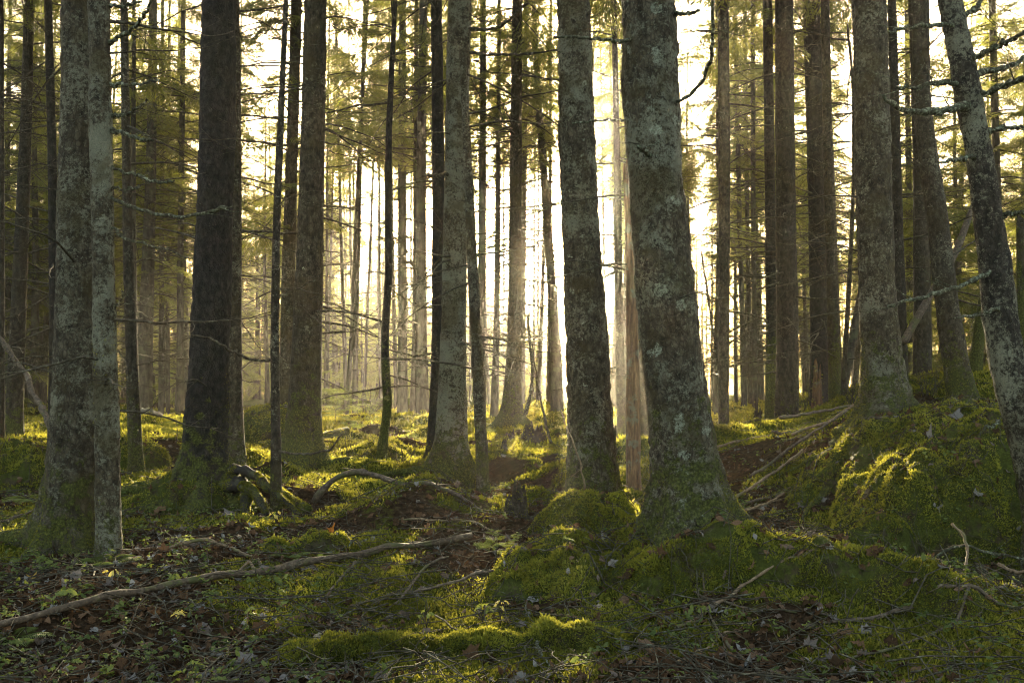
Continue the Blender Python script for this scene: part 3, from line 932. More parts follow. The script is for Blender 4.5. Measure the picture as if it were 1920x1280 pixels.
# ------------------------------------------------------------------ trees
def branch_set(o, az, L, rise, sag, r0, mb, mat=0, N=9, subs=6, tint=None, sides=4, curl=.3, twist=.25):
    """bare curved branches with side twigs. o [M,3], az [M], L [M]"""
    M = len(az)
    if M == 0:
        return
    t = np.linspace(0, 1, N)[None, :]
    bend = rng.normal(0, twist, M)[:, None]
    a = az[:, None] + bend * t + rng.normal(0, .05, (M, N))
    st = L[:, None] / (N - 1)
    slope = rise[:, None] - sag[:, None] * t + rng.uniform(0, curl, M)[:, None] * t ** 3 * 3 + rng.normal(0, .07, (M, N))
    cs, sn = np.cos(slope), np.sin(slope)
    dx, dy, dz = np.cos(a) * cs * st, np.sin(a) * cs * st, sn * st
    path = np.stack([np.cumsum(dx, 1) - dx[:, :1], np.cumsum(dy, 1) - dy[:, :1], np.cumsum(dz, 1) - dz[:, :1]], 2) + o[:, None, :]
    rad = r0[:, None] * (1 - .86 * t ** .8)
    tubes(mb, path, rad, sides, mat, cap=False)
    if subs:
        k = subs
        ti = rng.uniform(.2, .97, (M, k))
        fi = ti * (N - 1)
        i0 = np.clip(fi.astype(int), 0, N - 2)
        fr = (fi - i0)[..., None]
        ar = np.arange(M)[:, None]
        pos = path[ar, i0] * (1 - fr) + path[ar, i0 + 1] * fr
        baz = a[ar, i0] + rng.choice([-1, 1], (M, k)) * rng.uniform(.5, 1.15, (M, k))
        LL = L[:, None] * rng.uniform(.12, .45, (M, k)) * (1.15 - ti)
        tt = np.linspace(0, 1, 5)[None, None, :]
        sl = rng.uniform(-.6, .35, (M, k))[..., None] + rng.uniform(-.2, .5, (M, k))[..., None] * tt
        hz = baz[..., None] + rng.normal(0, .25, (M, k))[..., None] * tt * 2
        s2 = (LL / 4)[..., None]
        q = np.stack([np.cumsum(np.cos(hz) * np.cos(sl) * s2, 2), np.cumsum(np.sin(hz) * np.cos(sl) * s2, 2), np.cumsum(np.sin(sl) * s2, 2)], 3)
        q = q - q[:, :, :1] + pos[:, :, None, :]
        rr = (r0[:, None] * .42 * (1.1 - ti))[..., None] * (1 - .75 * tt)
        rr = np.maximum(rr, .0012)
        tubes(mb, q.reshape(-1, 5, 3), rr.reshape(-1, 5), 3, mat, cap=False)
    return path


def make_bough(seed, tw=17, sub=6):
    """live conifer bough of unit length along +x: diamonds [K,4,3] and an axis"""
    g = np.random.default_rng(seed)
    out = []

    def zc(x):
        return .10 * x - .42 * x * x + .16 * x ** 3
    up = np.array([0, 0, 1.0])
    for i in range(tw):
        s = .10 + .88 * i / (tw - 1)
        for sd in (-1, 1):
            if g.random() < .12:
                continue
            L = (.46 * (1 - s) ** .75 + .07) * g.uniform(.65, 1.2) * min(1, .35 + s * 2.0)
            an = sd * R(g.uniform(42, 66))
            d = np.array([math.cos(an), math.sin(an), g.uniform(-.35, .02)])
            d /= np.linalg.norm(d)
            p0 = np.array([s, 0, zc(s)])
            ns = max(2, int(sub * L / .3) + 1)
            out.append((p0, d, L, .016))
            for j in range(ns):
                q = (j + .6) / ns
                for s2 in (-1, 1):
                    if g.random() < .1:
                        continue
                    a2 = an + s2 * R(g.uniform(35, 60))
                    d2 = np.array([math.cos(a2), math.sin(a2), g.uniform(-.5, .05)])
                    d2 /= np.linalg.norm(d2)
                    out.append((p0 + d * L * q, d2, (.15 * (1 - q) + .045) * g.uniform(.6, 1.25), .0135))
    p0 = np.array([o[0] for o in out])
    d = np.array([o[1] for o in out])
    L = np.array([o[2] for o in out])
    w = np.array([o[3] for o in out])
    sd = norm(np.cross(d, up + g.normal(0, .5, (len(out), 3))))
    tip = p0 + d * L[:, None]
    tip[:, 2] -= L * .15
    m = p0 + d * (L * .55)[:, None]
    V = np.stack([p0, m + sd * w[:, None] * .5, tip, m - sd * w[:, None] * .5], 1)
    ax = np.linspace(0, 1, 6)
    axis = np.stack([ax, 0 * ax, zc(ax)], 1)
    return V, axis


BOUGHS = [make_bough(s) for s in (1, 2, 3)]
BOUGHS_LO = [make_bough(s, 9, 3) for s in (5, 6)]


def add_boughs(mb, o, az, L, pitch, protos=BOUGHS, widen=1.0):
    M = len(az)
    for b, (V, axis) in enumerate(protos):
        s = np.arange(M) % len(protos) == b
        m = s.sum()
        if m == 0:
            continue
        ca, sa = np.cos(az[s])[:, None, None], np.sin(az[s])[:, None, None]
        cp, sp = np.cos(pitch[s])[:, None, None], np.sin(pitch[s])[:, None, None]

        roll = np.broadcast_to(rng.normal(0, .45, m)[:, None], (m, 1))

        def xf(A):
            A = np.broadcast_to(A[None], (m,) + A.shape) * L[s][:, None, None]
            x, y, z = A[..., 0], A[..., 1] * widen, A[..., 2]
            y, z = y * np.cos(roll) - z * np.sin(roll), y * np.sin(roll) + z * np.cos(roll)
            cp_, sp_, ca_, sa_ = cp[..., 0], sp[..., 0], ca[..., 0], sa[..., 0]
            x2 = x * cp_ - z * sp_
            z2 = x * sp_ + z * cp_
            return np.stack([x2 * ca_ - y * sa_, x2 * sa_ + y * ca_, z2], -1) + o[s][:, None, :]
        K = len(V)
        W = xf(V.reshape(-1, 3))
        idx = np.arange(m * K * 4).reshape(-1, 4)
        tn = np.clip(np.repeat(rng.normal(.45, .18, m), K) + rng.normal(0, .18, m * K), 0, 1)
        mb.add(W.reshape(-1, 3), idx, 0, np.repeat(tn, 4))
        A = xf(axis)
        tubes(mb, A, (L[s][:, None] * .008) * np.linspace(1, .25, 6)[None, :], 3, 1, cap=False)


def crown_mesh(name, height, n, Lmax, Lmin=.35, base_sparse=1.0, protos=BOUGHS, widen=1.0):
    mb = MB()
    zz = np.sort(rng.random(n) ** base_sparse) * height
    q = zz / height
    L = (Lmax * (1 - q) ** .8 + Lmin) * rng.uniform(.6, 1.15, n)
    L *= .45 + .55 * smooth(0, .16, q)
    az = np.arange(n) * 2.399 + rng.normal(0, .5, n)
    pitch = -.40 + .80 * q + rng.normal(0, .24, n)
    add_boughs(mb, np.stack([0 * zz, 0 * zz, zz], 1), az, L, pitch, protos, widen)
    return mb.mesh(name, [M_NEEDLE, M_TWIG], False)


CROWNS = [crown_mesh('crown', h, n, L) for h, n, L in ((8.5, 60, 1.7), (7.5, 48, 1.5), (9.0, 64, 1.9), (7.0, 42, 1.35))]
LOWCROWNS = [crown_mesh('crown', h, n, L, .7, 1.0) for h, n, L in ((6.0, 26, 1.4), (6.5, 34, 1.7), (6.0, 20, 1.2))]


def crown_obj(me, parent, loc, scale, rz):
    o = bpy.data.objects.new('crown', me)
    COL.objects.link(o)
    o.parent = parent
    o.location = loc
    o.scale = scale
    o.rotation_euler = (0, 0, rz)
    return o


def trunk_mesh(pts, rad, sides, flare, lobes, seed, rough=.05, base_h=0.0):
    """displaced trunk. pts [N,3] relative to the foot, rad [N]"""
    N = len(pts)
    th = np.arange(sides) / sides * 2 * np.pi
    h = np.maximum(pts[:, 2], 0)
    rr = rad[:, None] * np.ones((1, sides))
    lob = np.zeros(sides)
    for a, wgt in lobes:
        dlt = np.angle(np.exp(1j * (th - R(a))))
        lob = lob + wgt * np.exp(-(dlt / .33) ** 2)
    rb = rad[min(4, N - 1)]
    fl = flare * (np.exp(-h / (.05 + .55 * rb)) + .12 * np.exp(-h / (.1 + 2.0 * rb)))[:, None]
    rr = rr * (1 + fl * (.22 + 1.45 * lob[None, :]))
    cx = np.cos(th)[None, :] * np.ones((N, 1))
    sx = np.sin(th)[None, :] * np.ones((N, 1))
    q = np.stack([cx * rad[:, None] + pts[:, :1], sx * rad[:, None] + pts[:, 1:2], pts[:, 2:3] * np.ones((1, sides))], -1).reshape(-1, 3)
    n = (.55 * fbm(q * np.array([5, 5, 2.2]), 3, seed) + .45 * fbm(q * np.array([26, 26, 13]), 2, seed + 5) + .3 * fbm(q * 60, 1, seed + 9)).reshape(N, sides)
    rr = rr * (1 + rough * n * 1.6)
    V = np.stack([pts[:, :1] + cx * rr, pts[:, 1:2] + sx * rr, pts[:, 2:3] * np.ones((1, sides))], -1)
    idx = np.arange(N * sides).reshape(N, sides)
    qf = np.stack([idx[:-1], np.roll(idx[:-1], -1, 1), np.roll(idx[1:], -1, 1), idx[1:]], -1).reshape(-1, 4)
    return V.reshape(-1, 3), qf, idx


TREES = {}


def build_hero(key, h, i):
    D = h['D']
    path = h['path']
    pts = np.array([P(px, py, D) for py, px, w in path])[::-1]       # foot first
    wid = np.array([w for _, _, w in path])[::-1] * D / F / 2
    fx, fy = pts[0, 0], pts[0, 1]
    foot_z = gz(fx, fy) if key != 'BS' else float(pts[0, 2])
    foot = np.array([fx, fy, foot_z])
    dead = h.get('dead', False)
    sx = np.concatenate([pts, wid[:, None]], 1)
    # below ground
    below = sx[0].copy()
    below[2] = min(foot_z, below[2]) - .25
    top_rel = sx[-1]
    vis = resample(np.concatenate([[below], sx]), int(np.clip((sx[-1, 2] - below[2]) / max(.03, D * .0035), 30, 240)))
    vis[:, 2] = np.maximum.accumulate(vis[:, 2] + np.linspace(0, 1e-4, len(vis)))
    allp = vis
    Htop = sx[-1, 2]
    if not dead:
        r_top = sx[-1, 3]
        total = foot_z + np.clip(13 + 26 * wid[-1] + (i * 7 % 5) * .6, 13, 21)
        if D > 22:
            total = max(total, Htop + 3.0)
        d = sx[-1, :2] - sx[max(-4, -len(sx)), :2]
        dz = sx[-1, 2] - sx[max(-4, -len(sx)), 2]
        slope = d / max(dz, .5)
        n = 26
        q = np.linspace(0, 1, n + 1)[1:]
        up = (total - Htop) * q
        ext = np.stack([sx[-1, 0] + slope[0] * up * (1 - .5 * q), np.full(n, fy), Htop + up, np.maximum(r_top * (1 - q) ** .9, .008)], 1)
        allp = np.concatenate([vis, ext])
    root = empty(h['name'], foot)
    tag(root, h['label'], 'tree' if not dead else 'dead tree', h.get('group'))
    rel = allp[:, :3] - foot
    sides = 44 if D < 8 else 36 if D < 10.5 else 26 if D < 14 else 16 if D < 22 else 10
    lob = [(a, l) for a, l in h.get('roots', [])] or [((i * 77) % 360, .5), ((i * 77 + 130) % 360, .4), ((i * 77 + 240) % 360, .45)]
    lob = [(a, min(.8, .35 + .5 * l)) for a, l in lob]
    V, q, idx = trunk_mesh(rel, allp[:, 3], sides, h.get('flare', .25), lob, 100 + i, .11 if D < 10.5 else .07)
    if dead:   # jagged broken top
        ringN = idx[-1]
        V[ringN, 2] += rng.uniform(-.05, .16, sides)
    mb = MB()
    mb.add(V, q)
    mb.f.append(idx[-1][None, :].astype(np.int32))
    mb.m.append(np.zeros(1, np.int32))
    mat = M_DEAD if key in ('BD',) else (M_BARK if D < 23 else M_FAR)
    tr = mb.build('trunk', mat, root)
    for a, dflt in (('lichen', .35), ('mossy', .1), ('tone', .4), ('spots', 0.0)):
        tr[a] = float(h.get(a, dflt))
    # roots creeping over the ground
    r0 = allp[3, 3]
    for a, L in h.get('roots', []):
        L = L * (.7 if D < 8 else 1)
        n = 14
        tq = np.linspace(0, 1, n)
        ang = R(a) + np.cumsum(rng.normal(0, .09, n))
        st = L / (n - 1)
        xx = fx + math.cos(R(a)) * r0 * .55 + np.cumsum(np.cos(ang) * st)
        yy = fy + math.sin(R(a)) * r0 * .55 + np.cumsum(np.sin(ang) * st)
        rad = r0 * (.40 * (1 - tq) ** 1.2 + .05)
        zz = ground(xx, yy) + rad * .35 + .05 * np.exp(-tq * 7) - .10 * np.exp(-tq * 14)
        mr = MB()
        tubes(mr, (np.stack([xx, yy, zz], 1) - foot)[None], (rad * (1 + .12 * rng.normal(0, 1, n)))[None], 10)
        ro = mr.build('root', M_BARK, root)
        ro['mossy'] = 1.2
        ro['lichen'] = .2
        ro['tone'] = float(h.get('tone', 0))
        ro['spots'] = 0.0
        if D < 13:
            mt = MB()
            Vr, fr = mr.v[0].astype(float), mr.f[0]
            pr, nr = mesh_samples(Vr, fr, int(700 * L))
            k = nr[:, 2] > -.2
            tufts(mt, pr[k], nr[k], .011 * max(1, D / 8), 4, tint_at(pr[k] + foot), .7)
            mt.build('moss', M_MOSS, root, False)
    # moss skirt
    if h.get('moss'):
        k = (V[q].mean(1)[:, 2] < 1.5) & (V[q].mean(1)[:, 2] > -.1)
        pm, nm = mesh_samples(V, q[k], h['moss'] * 5)
        pr = np.exp(-np.maximum(pm[:, 2], 0) / (.20 + .30 * h.get('mossy', .2))) * 1.05 + .9 * fbm((pm + foot) * np.array([4, 4, 2.]), 4, 12)
        k = pr > rng.uniform(.25, .9, len(pm))
        mt = MB()
        tufts(mt, pm[k], nm[k], .0095 * max(1, D / 8), 4, tint_at(pm[k] + foot), .7)
        mt.build('moss', M_MOSS, root, False)
    # dead lower branches
    nt = int(h.get('twigs', 0) * (2.3 if D > 18 else 1.3 if D > 11 else 1))
    if nt:
        zt = rel[-1, 2] if dead else min(rel[-1, 2] * .62, 9.5)
        zz = rng.uniform(.7 if D < 10 else 1.0, zt, nt) ** 1.0
        xa = np.interp(zz, rel[:, 2], rel[:, 0])
        ya = np.interp(zz, rel[:, 2], rel[:, 1])
        ra = np.interp(zz, rel[:, 2], allp[:, 3])
        az = rng.uniform(0, 2 * np.pi, nt)
        oo = np.stack([xa + np.cos(az) * ra * .8, ya + np.sin(az) * ra * .8, zz], 1)
        Lb = rng.uniform(.35, 1.5, nt) * h.get('twl', 1.0) * (1.0 if D < 10 else 1.35)
        stub = rng.random(nt) < .25
        Lb[stub] *= .2
        ri, sg, rr_ = rng.uniform(-.25, .45, nt), rng.uniform(.1, .9, nt), np.clip(Lb * .0085, .004, .013) * (1 if D < 11 else 1.2 if D < 18 else 1.6)
        if D < 15.5:
            for b in range(nt):
                mt = MB()
                e = slice(b, b + 1)
                branch_set(oo[e], az[e], Lb[e], ri[e], sg[e], rr_[e], mt, subs=8)
                mt.build('dead_branch', M_TWIG, root)
        else:
            mt = MB()
            branch_set(oo, az, Lb, ri, sg, rr_, mt, subs=8)
            mt.build('dead_branchwork', M_TWIG, root)['kind'] = 'stuff'
    if not dead:
        me = CROWNS[i % len(CROWNS)]
        ch = total - foot_z
        cz = max(6.8, ch * .5) if D < 14 else max(6.0, ch * .45)
        j = int(np.argmin(np.abs(rel[:, 2] - cz)))
        hh = me.vertices[0].co
        ht = {0: 8.5, 1: 7.5, 2: 9.0, 3: 7.0}[i % 4]
        sz = (ch - cz) / ht
        crown_obj(me, root, tuple(rel[j]), (1, 1, sz), i * 1.3)
        if h.get('low') and D > 15:
            me2 = LOWCROWNS[i % 3]
            j = int(np.argmin(np.abs(rel[:, 2] - 3.4)))
            o = crown_obj(me2, root, tuple(rel[j]), (1, 1, 1), i * 2.1)
            o.name = 'low_boughs'
    TREES[key] = (root, foot, rel, allp[:, 3])


for i, (key, h) in enumerate(H.items()):
    rng = np.random.default_rng(300 + i)
    build_hero(key, h, i)


def pixel_branch(key, pp, w0, w1, D0=None, D1=None, mat=M_LTWIG, subs=5, bumpy=.15):
    """one big bare branch of a tree, led through photo pixels"""
    root, foot, rel, rad = TREES[key]
    D = H[key]['D']
    D0 = D if D0 is None else D0
    D1 = D - .5 if D1 is None else D1
    n = len(pp)
    q = np.array([P(px, py, D0 + (D1 - D0) * k / (n - 1)) for k, (px, py) in enumerate(pp)])
    c = resample(q, 22) - foot
    tq = np.linspace(0, 1, 22)
    r = (w0 + (w1 - w0) * tq) * D / F / 2
    c = c + rng.normal(0, .006, c.shape)
    mb = MB()
    tubes(mb, c[None], (r * (1 + bumpy * rng.normal(0, 1, 22)))[None], 8)
    if subs:
        ii = rng.integers(6, 21, subs)
        dirv = c[-1] - c[0]
        az0 = math.atan2(dirv[1], dirv[0])
        branch_set(c[ii], az0 + rng.normal(0, .9, subs), rng.uniform(.1, .35, subs), rng.uniform(-.6, .6, subs), rng.uniform(-.3, .5, subs), np.full(subs, r.mean() * .3), mb, subs=3, N=6)
    mb.build('bare_branch', mat, root)


for pp, w0, w1, d1 in [([(1835, 188), (1790, 205), (1720, 213), (1680, 203), (1657, 178)], 19, 7, 5.6), ([(1800, 48), (1740, 47), (1700, 52), (1665, 62)], 11, 4, 5.5),
                       ([(1815, 165), (1770, 152), (1720, 165), (1682, 162)], 12, 5, 5.8), ([(1835, 292), (1800, 298), (1762, 304)], 10, 4, 5.5),
                       ([(1872, 505), (1838, 521), (1790, 540), (1730, 557), (1665, 576)], 11, 5, 5.4), ([(1880, 575), (1840, 588), (1790, 597)], 8, 3, 5.3),
                       ([(1812, 112), (1860, 92), (1900, 75), (1935, 45)], 12, 5, 5.4), ([(1820, 138), (1870, 132), (1905, 118), (1945, 95)], 13, 6, 6.4),
                       ([(1828, 185), (1870, 165), (1910, 152), (1950, 130)], 15, 7, 5.6), ([(1840, 250), (1880, 240), (1920, 238), (1960, 230)], 13, 6, 5.8),
                       ([(1870, 405), (1900, 400), (1940, 398)], 10, 6, 5.7), ([(1800, 30), (1830, 18), (1850, -20)], 12, 7, 6.3)]:
    pixel_branch('BS', pp, w0, w1, None, d1)
for pp, w0, w1, d1 in [([(200, 160), (245, 160), (270, 157), (297, 150)], 8, 4, 6.0), ([(200, 243), (235, 252), (262, 262), (286, 265)], 10, 6, 6.2),
                       ([(205, 312), (260, 332), (300, 341), (328, 342)], 7, 4, 6.1), ([(205, 366), (255, 394), (330, 410), (385, 400), (425, 388)], 8, 6, 6.0),
                       ([(200, 80), (240, 62), (265, 38), (288, -5)], 9, 5, 6.0), ([(205, 214), (230, 218), (255, 206), (277, 186)], 8, 4, 6.3),
                       ([(207, 428), (240, 450), (290, 458), (352, 486)], 5, 3, 6.0), ([(210, 578), (225, 570), (232, 545)], 6, 4, 6.3), ([(204, 10), (235, 12), (262, 2)], 7, 4, 6.2),
                       ([(208, 352), (235, 356), (262, 352)], 5, 3, 6.3)]:
    pixel_branch('B', pp, w0, w1, None, d1, subs=4)
for pp, w0, w1, d1 in [([(1210, 80), (1160, 74), (1110, 72), (1040, 68)], 8, 4, 5.5), ([(1255, 28), (1290, 25), (1313, 20)], 9, 5, 5.6), ([(1190, 224), (1150, 224), (1072, 229)], 5, 3, 5.8),
                       ([(1250, 192), (1290, 188), (1325, 140), (1338, 90), (1336, -10)], 7, 6, 5.3), ([(1225, 300), (1212, 285), (1200, 275)], 10, 6, 5.5)]:
    pixel_branch('BF', pp, w0, w1, None, d1, subs=4)
for pp, w0, w1, d1 in [([(512, 675), (470, 676), (440, 664), (410, 640), (360, 628)], 6, 3, 8.0), ([(515, 845), (570, 852), (620, 845), (640, 815)], 5, 3, 8.0), ([(515, 560), (560, 540), (600, 520)], 4, 2, 8.0)]:
    pixel_branch('D', pp, w0, w1, None, d1, mat=M_TWIG, subs=4)
for pp, w0, w1, d1 in [([(865, 56), (930, 55), (960, 35), (990, 5)], 7, 4, 11), ([(850, 325), (820, 328), (795, 330)], 8, 6, 11.2), ([(865, 95), (920, 105), (1000, 100), (1060, 90)], 6, 3, 11)]:
    pixel_branch('V', pp, w0, w1, None, d1, mat=M_TWIG, subs=5)
for pp, w0, w1, d1 in [([(820, 578), (790, 575), (760, 560), (730, 540)], 4, 2, 12.8), ([(818, 660), (780, 668), (735, 658), (710, 645)], 4, 2, 12.8), ([(812, 685), (790, 684), (768, 676)], 4, 2, 13)]:
    pixel_branch('U', pp, w0, w1, None, d1, mat=M_TWIG, subs=3)


# ------------------------------------------------------------------ trees of the misty background
def far_proto(v):
    ht = [15, 17, 14, 16, 18, 13][v]
    root = empty('background_conifer', (0, 0, 0))
    n = 34
    z = np.linspace(-.4, ht, n)
    pts = np.stack([.05 * np.sin(z * .5 + v) + .012 * z * (v - 2.5) * .3, .05 * np.cos(z * .4 + v * 2), z], 1)
    r = .15 * np.clip(1 - np.maximum(z, 0) / ht, .04, 1) ** .85
    V, q, idx = trunk_mesh(pts, r, 10, .35, [(40, .5), (190, .5)], 900 + v, .06)
    mb = MB()
    mb.add(V, q)
    tr = mb.build('trunk', M_FAR, root)
    nt = 105
    zz = rng.uniform(1.2, ht * .6, nt)
    az = rng.uniform(0, 6.28, nt)
    Lb = rng.uniform(.4, 2.0, nt)
    mt = MB()
    branch_set(np.stack([np.cos(az) * .08, np.sin(az) * .08, zz], 1), az, Lb, rng.uniform(-.3, .4, nt), rng.uniform(.1, .9, nt), np.clip(Lb * .012, .008, .018), mt, subs=8, sides=3, N=7)
    mt.build('dead_branchwork', M_TWIG, root)['kind'] = 'stuff'
    me = CROWNS[v % 4]
    crown_obj(me, root, (0, 0, ht * .46), (1, 1, ht * .54 / [8.5, 7.5, 9.0, 7.0][v % 4]), v)
    if v in (1, 3, 5):
        o = crown_obj(LOWCROWNS[v % 3], root, (0, 0, 2.6 + .3 * v), (1, 1, 1), v * 2)
        o.name = 'low_boughs'
    return root


rng = np.random.default_rng(23)
protos = [far_proto(v) for v in range(6)]
rng = np.random.default_rng(24)
used = [False] * 6
taken = [(p[1][0], p[1][1]) for p in TREES.values()]
sun_dir = np.array([math.sin(R(SUN_AZ)), math.cos(R(SUN_AZ))])


def zone(px):
    if px < 230:
        return 'misty conifer in the thicket behind the lichen trunks at far left', 'misty conifers at far left'
    if px < 560:
        return 'misty conifer in the dim thicket on either side of the darkest trunk', 'misty conifers round the darkest trunk'
    if px < 840:
        return 'misty conifer standing behind the sunlit clearing left of centre', 'misty conifers behind the clearing'
    if px < 1160:
        return 'golden backlit conifer standing in the sun glow at the centre', 'backlit conifers in the sun glow'
    if px < 1500:
        return 'pale conifer before the bright sky right of the largest trunk', 'pale conifers right of the largest trunk'
    return 'hazy conifer in the dim thicket behind the right bank', 'hazy conifers behind the right bank'


n_far = 0
for tries in range(4000):
    if n_far >= 294:
        break
    D = math.sqrt(rng.uniform(20 ** 2, 66 ** 2))
    px = rng.uniform(-500, 2420)
    thin = n_far >= 250
    if thin:
        D = rng.uniform(28, 62)
        px = rng.uniform(600, 1010) if rng.random() < .65 else rng.uniform(1160, 1600)
    x = (px - 960) / F * D
    # keep the bright gaps of the photograph open
    if 1010 < px < 1165 and rng.random() < .75:
        continue
    if not thin and rng.random() < (.55 if 1290 < px < 1620 else .30 if px > 1620 else .22 if px < 560 else 0):
        continue
    if 560 < px < 1000 and rng.random() < .35:
        continue
    if any((x - a) ** 2 + (D - b) ** 2 < (1.1 + D * .012) ** 2 for a, b in taken):
        continue
    taken.append((x, D))
    v = int(rng.integers(0, 6))
    if (px < 620 or px > 1600) and rng.random() < .8:
        v = int(rng.choice([1, 3, 5]))
    corr = x - math.tan(R(SUN_AZ)) * D
    v0 = None
    if -9.5 < corr < 3.2:        # along the sun's way crowns are raised to let the light pass under them
        if not thin and rng.random() < .42:
            continue
        v = int(rng.choice([0, 2, 4]))
        v0 = float(np.clip((D + float(rng.choice([0, 9, 9]))) * math.tan(R(SUN_EL)) / ([15, 17, 14, 16, 18, 13][v] * .46), .8, 1.75))
    o = protos[v] if not used[v] else copy_tree(protos[v])
    used[v] = True
    o.location = (x, D, gz(x, D))
    s = rng.uniform(.6, 1.25) if v0 is None else rng.uniform(.45, .78)
    if thin:
        s = rng.uniform(.36, .6)
    o.scale = (s, s, rng.uniform(.85, 1.2))
    o.rotation_euler = (rng.normal(0, .02), rng.normal(0, .025), rng.uniform(0, 6.28))
    if v0 is not None:
        o.scale = (s, s, v0)
    lb, gr = zone(px)
    tag(o, lb, 'tree', gr)
    n_far += 1

# tall trees added across the sun's path so their high crowns shade the near ground
for dx, D in ((-4.2, 47), (1.9, 55), (4.4, 58)):
    x = math.tan(R(SUN_AZ)) * D + dx
    if 1112 < 960 + x / D * F < 1150:
        x += .9 if dx > 0 else -.9
    v = int(rng.choice([0, 2, 4]))
    o = copy_tree(protos[v])
    o.location = (x, D, gz(x, D))
    base = (D - 2) * math.tan(R(SUN_EL))
    ht = [15, 17, 14, 16, 18, 13][v]
    sz = base / (ht * .46) * .95
    o.scale = (1.15, 1.15, float(np.clip(sz, .8, 1.75)))
    o.rotation_euler = (0, 0, rng.uniform(0, 6.28))
    lb, gr = zone(960 + x / D * F)
    tag(o, lb, 'tree', gr)

rng = np.random.default_rng(25)
# young conifers with boughs down to the ground
yproto = []
for v, (hh, nb, LL) in enumerate(((5.0, 42, 1.3), (7.0, 54, 1.6), (3.6, 34, 1.1))):
    root = empty('young_conifer', (0, 0, 0))
    zt = np.linspace(-.2, hh, 16)
    V, q, idx = trunk_mesh(np.stack([.03 * np.sin(zt * 2 + v), .02 * zt, zt], 1), .055 * np.clip(1 - zt / hh, .05, 1), 8, .2, [(0, .3)], 970 + v)
    mb = MB()
    mb.add(V, q)
    mb.build('trunk', M_FAR, root)
    crown_obj(crown_mesh('crown', hh * .92, nb, LL, .25), root, (0, 0, hh * .06), (1, 1, 1), v)
    yproto.append(root)
yused = [False] * 3
n_y = 0
for tries in range(3000):
    if n_y >= 122:
        break
    D = math.sqrt(rng.uniform(23 ** 2, 64 ** 2))
    px = rng.uniform(-350, 2300) if n_y < 84 else rng.uniform(560, 930)
    D = D if n_y < 84 else rng.uniform(38, 64)
    if 840 < px < 1180 and n_y < 84 and (D < 42 or rng.random() < .6):
        continue
    if 1250 < px < 1640 and rng.random() < .75:
        continue
    x = (px - 960) / F * D
    if any((x - a) ** 2 + (D - b) ** 2 < 1.0 for a, b in taken):
        continue
    v = int(rng.integers(0, 3))
    if -10 < x - math.tan(R(SUN_AZ)) * D < 3.6 and (5.0, 7.0, 3.6)[v] * 1.2 > (D - 24) * math.tan(R(SUN_EL)):
        continue
    taken.append((x, D))
    o = yproto[v] if not yused[v] else copy_tree(yproto[v])
    yused[v] = True
    o.location = (x, D, gz(x, D))
    s_ = rng.uniform(.8, 1.35) if n_y < 84 else min(1.5, .95 * (D - 22) * math.tan(R(SUN_EL)) / (5.0, 7.0, 3.6)[v])
    o.scale = (s_, s_, s_)
    o.rotation_euler = (0, 0, rng.uniform(0, 6.28))
    lb, gr = zone(px)
    tag(o, lb.replace('conifer', 'young conifer', 1), 'young tree', gr.replace('conifers', 'young conifers'))
    n_y += 1

rng = np.random.default_rng(26)
# far-off wood as one mass
mb = MB()
N = 780
D = rng.uniform(64, 116, N)
px = rng.uniform(-700, 2600, N)
k = ~((np.abs(px - 1050) < 55) & (rng.random(N) < .6)) & ~((px > 1200) & (rng.random(N) < .15))
D, px = D[k], px[k]
x = (px - 960) / F * D
z = ground(x, D)
ht = rng.uniform(10, 19, len(x))
corr = x - math.tan(R(SUN_AZ)) * D
ht = np.where((corr > -11) & (corr < 4), np.minimum(ht, (D - 25) * math.tan(R(SUN_EL)) * rng.uniform(.7, 1, len(x)) + 1), ht)
for a in range(len(x)):
    zt = np.linspace(0, ht[a], 4)
    tubes(mb, np.stack([np.full(4, x[a]), np.full(4, D[a]), z[a] + zt - .3], 1)[None], (.16 * (1 - zt / ht[a] * .9))[None], 5, 1)
    n = 40
    zz = rng.uniform(.06, 1, n) * ht[a]
    q = np.clip((zz / ht[a] - .06) / .94, 0, 1)
    add_boughs(mb, np.stack([np.full(n, x[a]), np.full(n, D[a]), z[a] + zz], 1), rng.uniform(0, 6.28, n), (1.9 * (1 - q) ** .8 + .4) * rng.uniform(.6, 1.15, n), -.3 + .7 * q, BOUGHS_LO, 1.3)
tag(mb.build('distant_wood', [M_NEEDLE, M_FAR], None, False), 'far-off conifer wood fading into golden mist', 'forest', kind='stuff')


def moss_coat(p, n, size, off, seed=61):
    t_ = np.clip(tint_at(p + off, 3.2, seed) + .25 * fbm((p + off) * 1.1, 2, 77) + .1, 0, 1)
    keep = fbm((p + off) * 4.5, 3, 83) > -.22
    sz = size * rng.uniform(.5, 1.2, len(p)) * (1 + .7 * fbm((p + off) * 8, 2, 91))
    m = MB()
    tufts(m, p[keep], n[keep], sz[keep], 4, t_[keep])
    return m


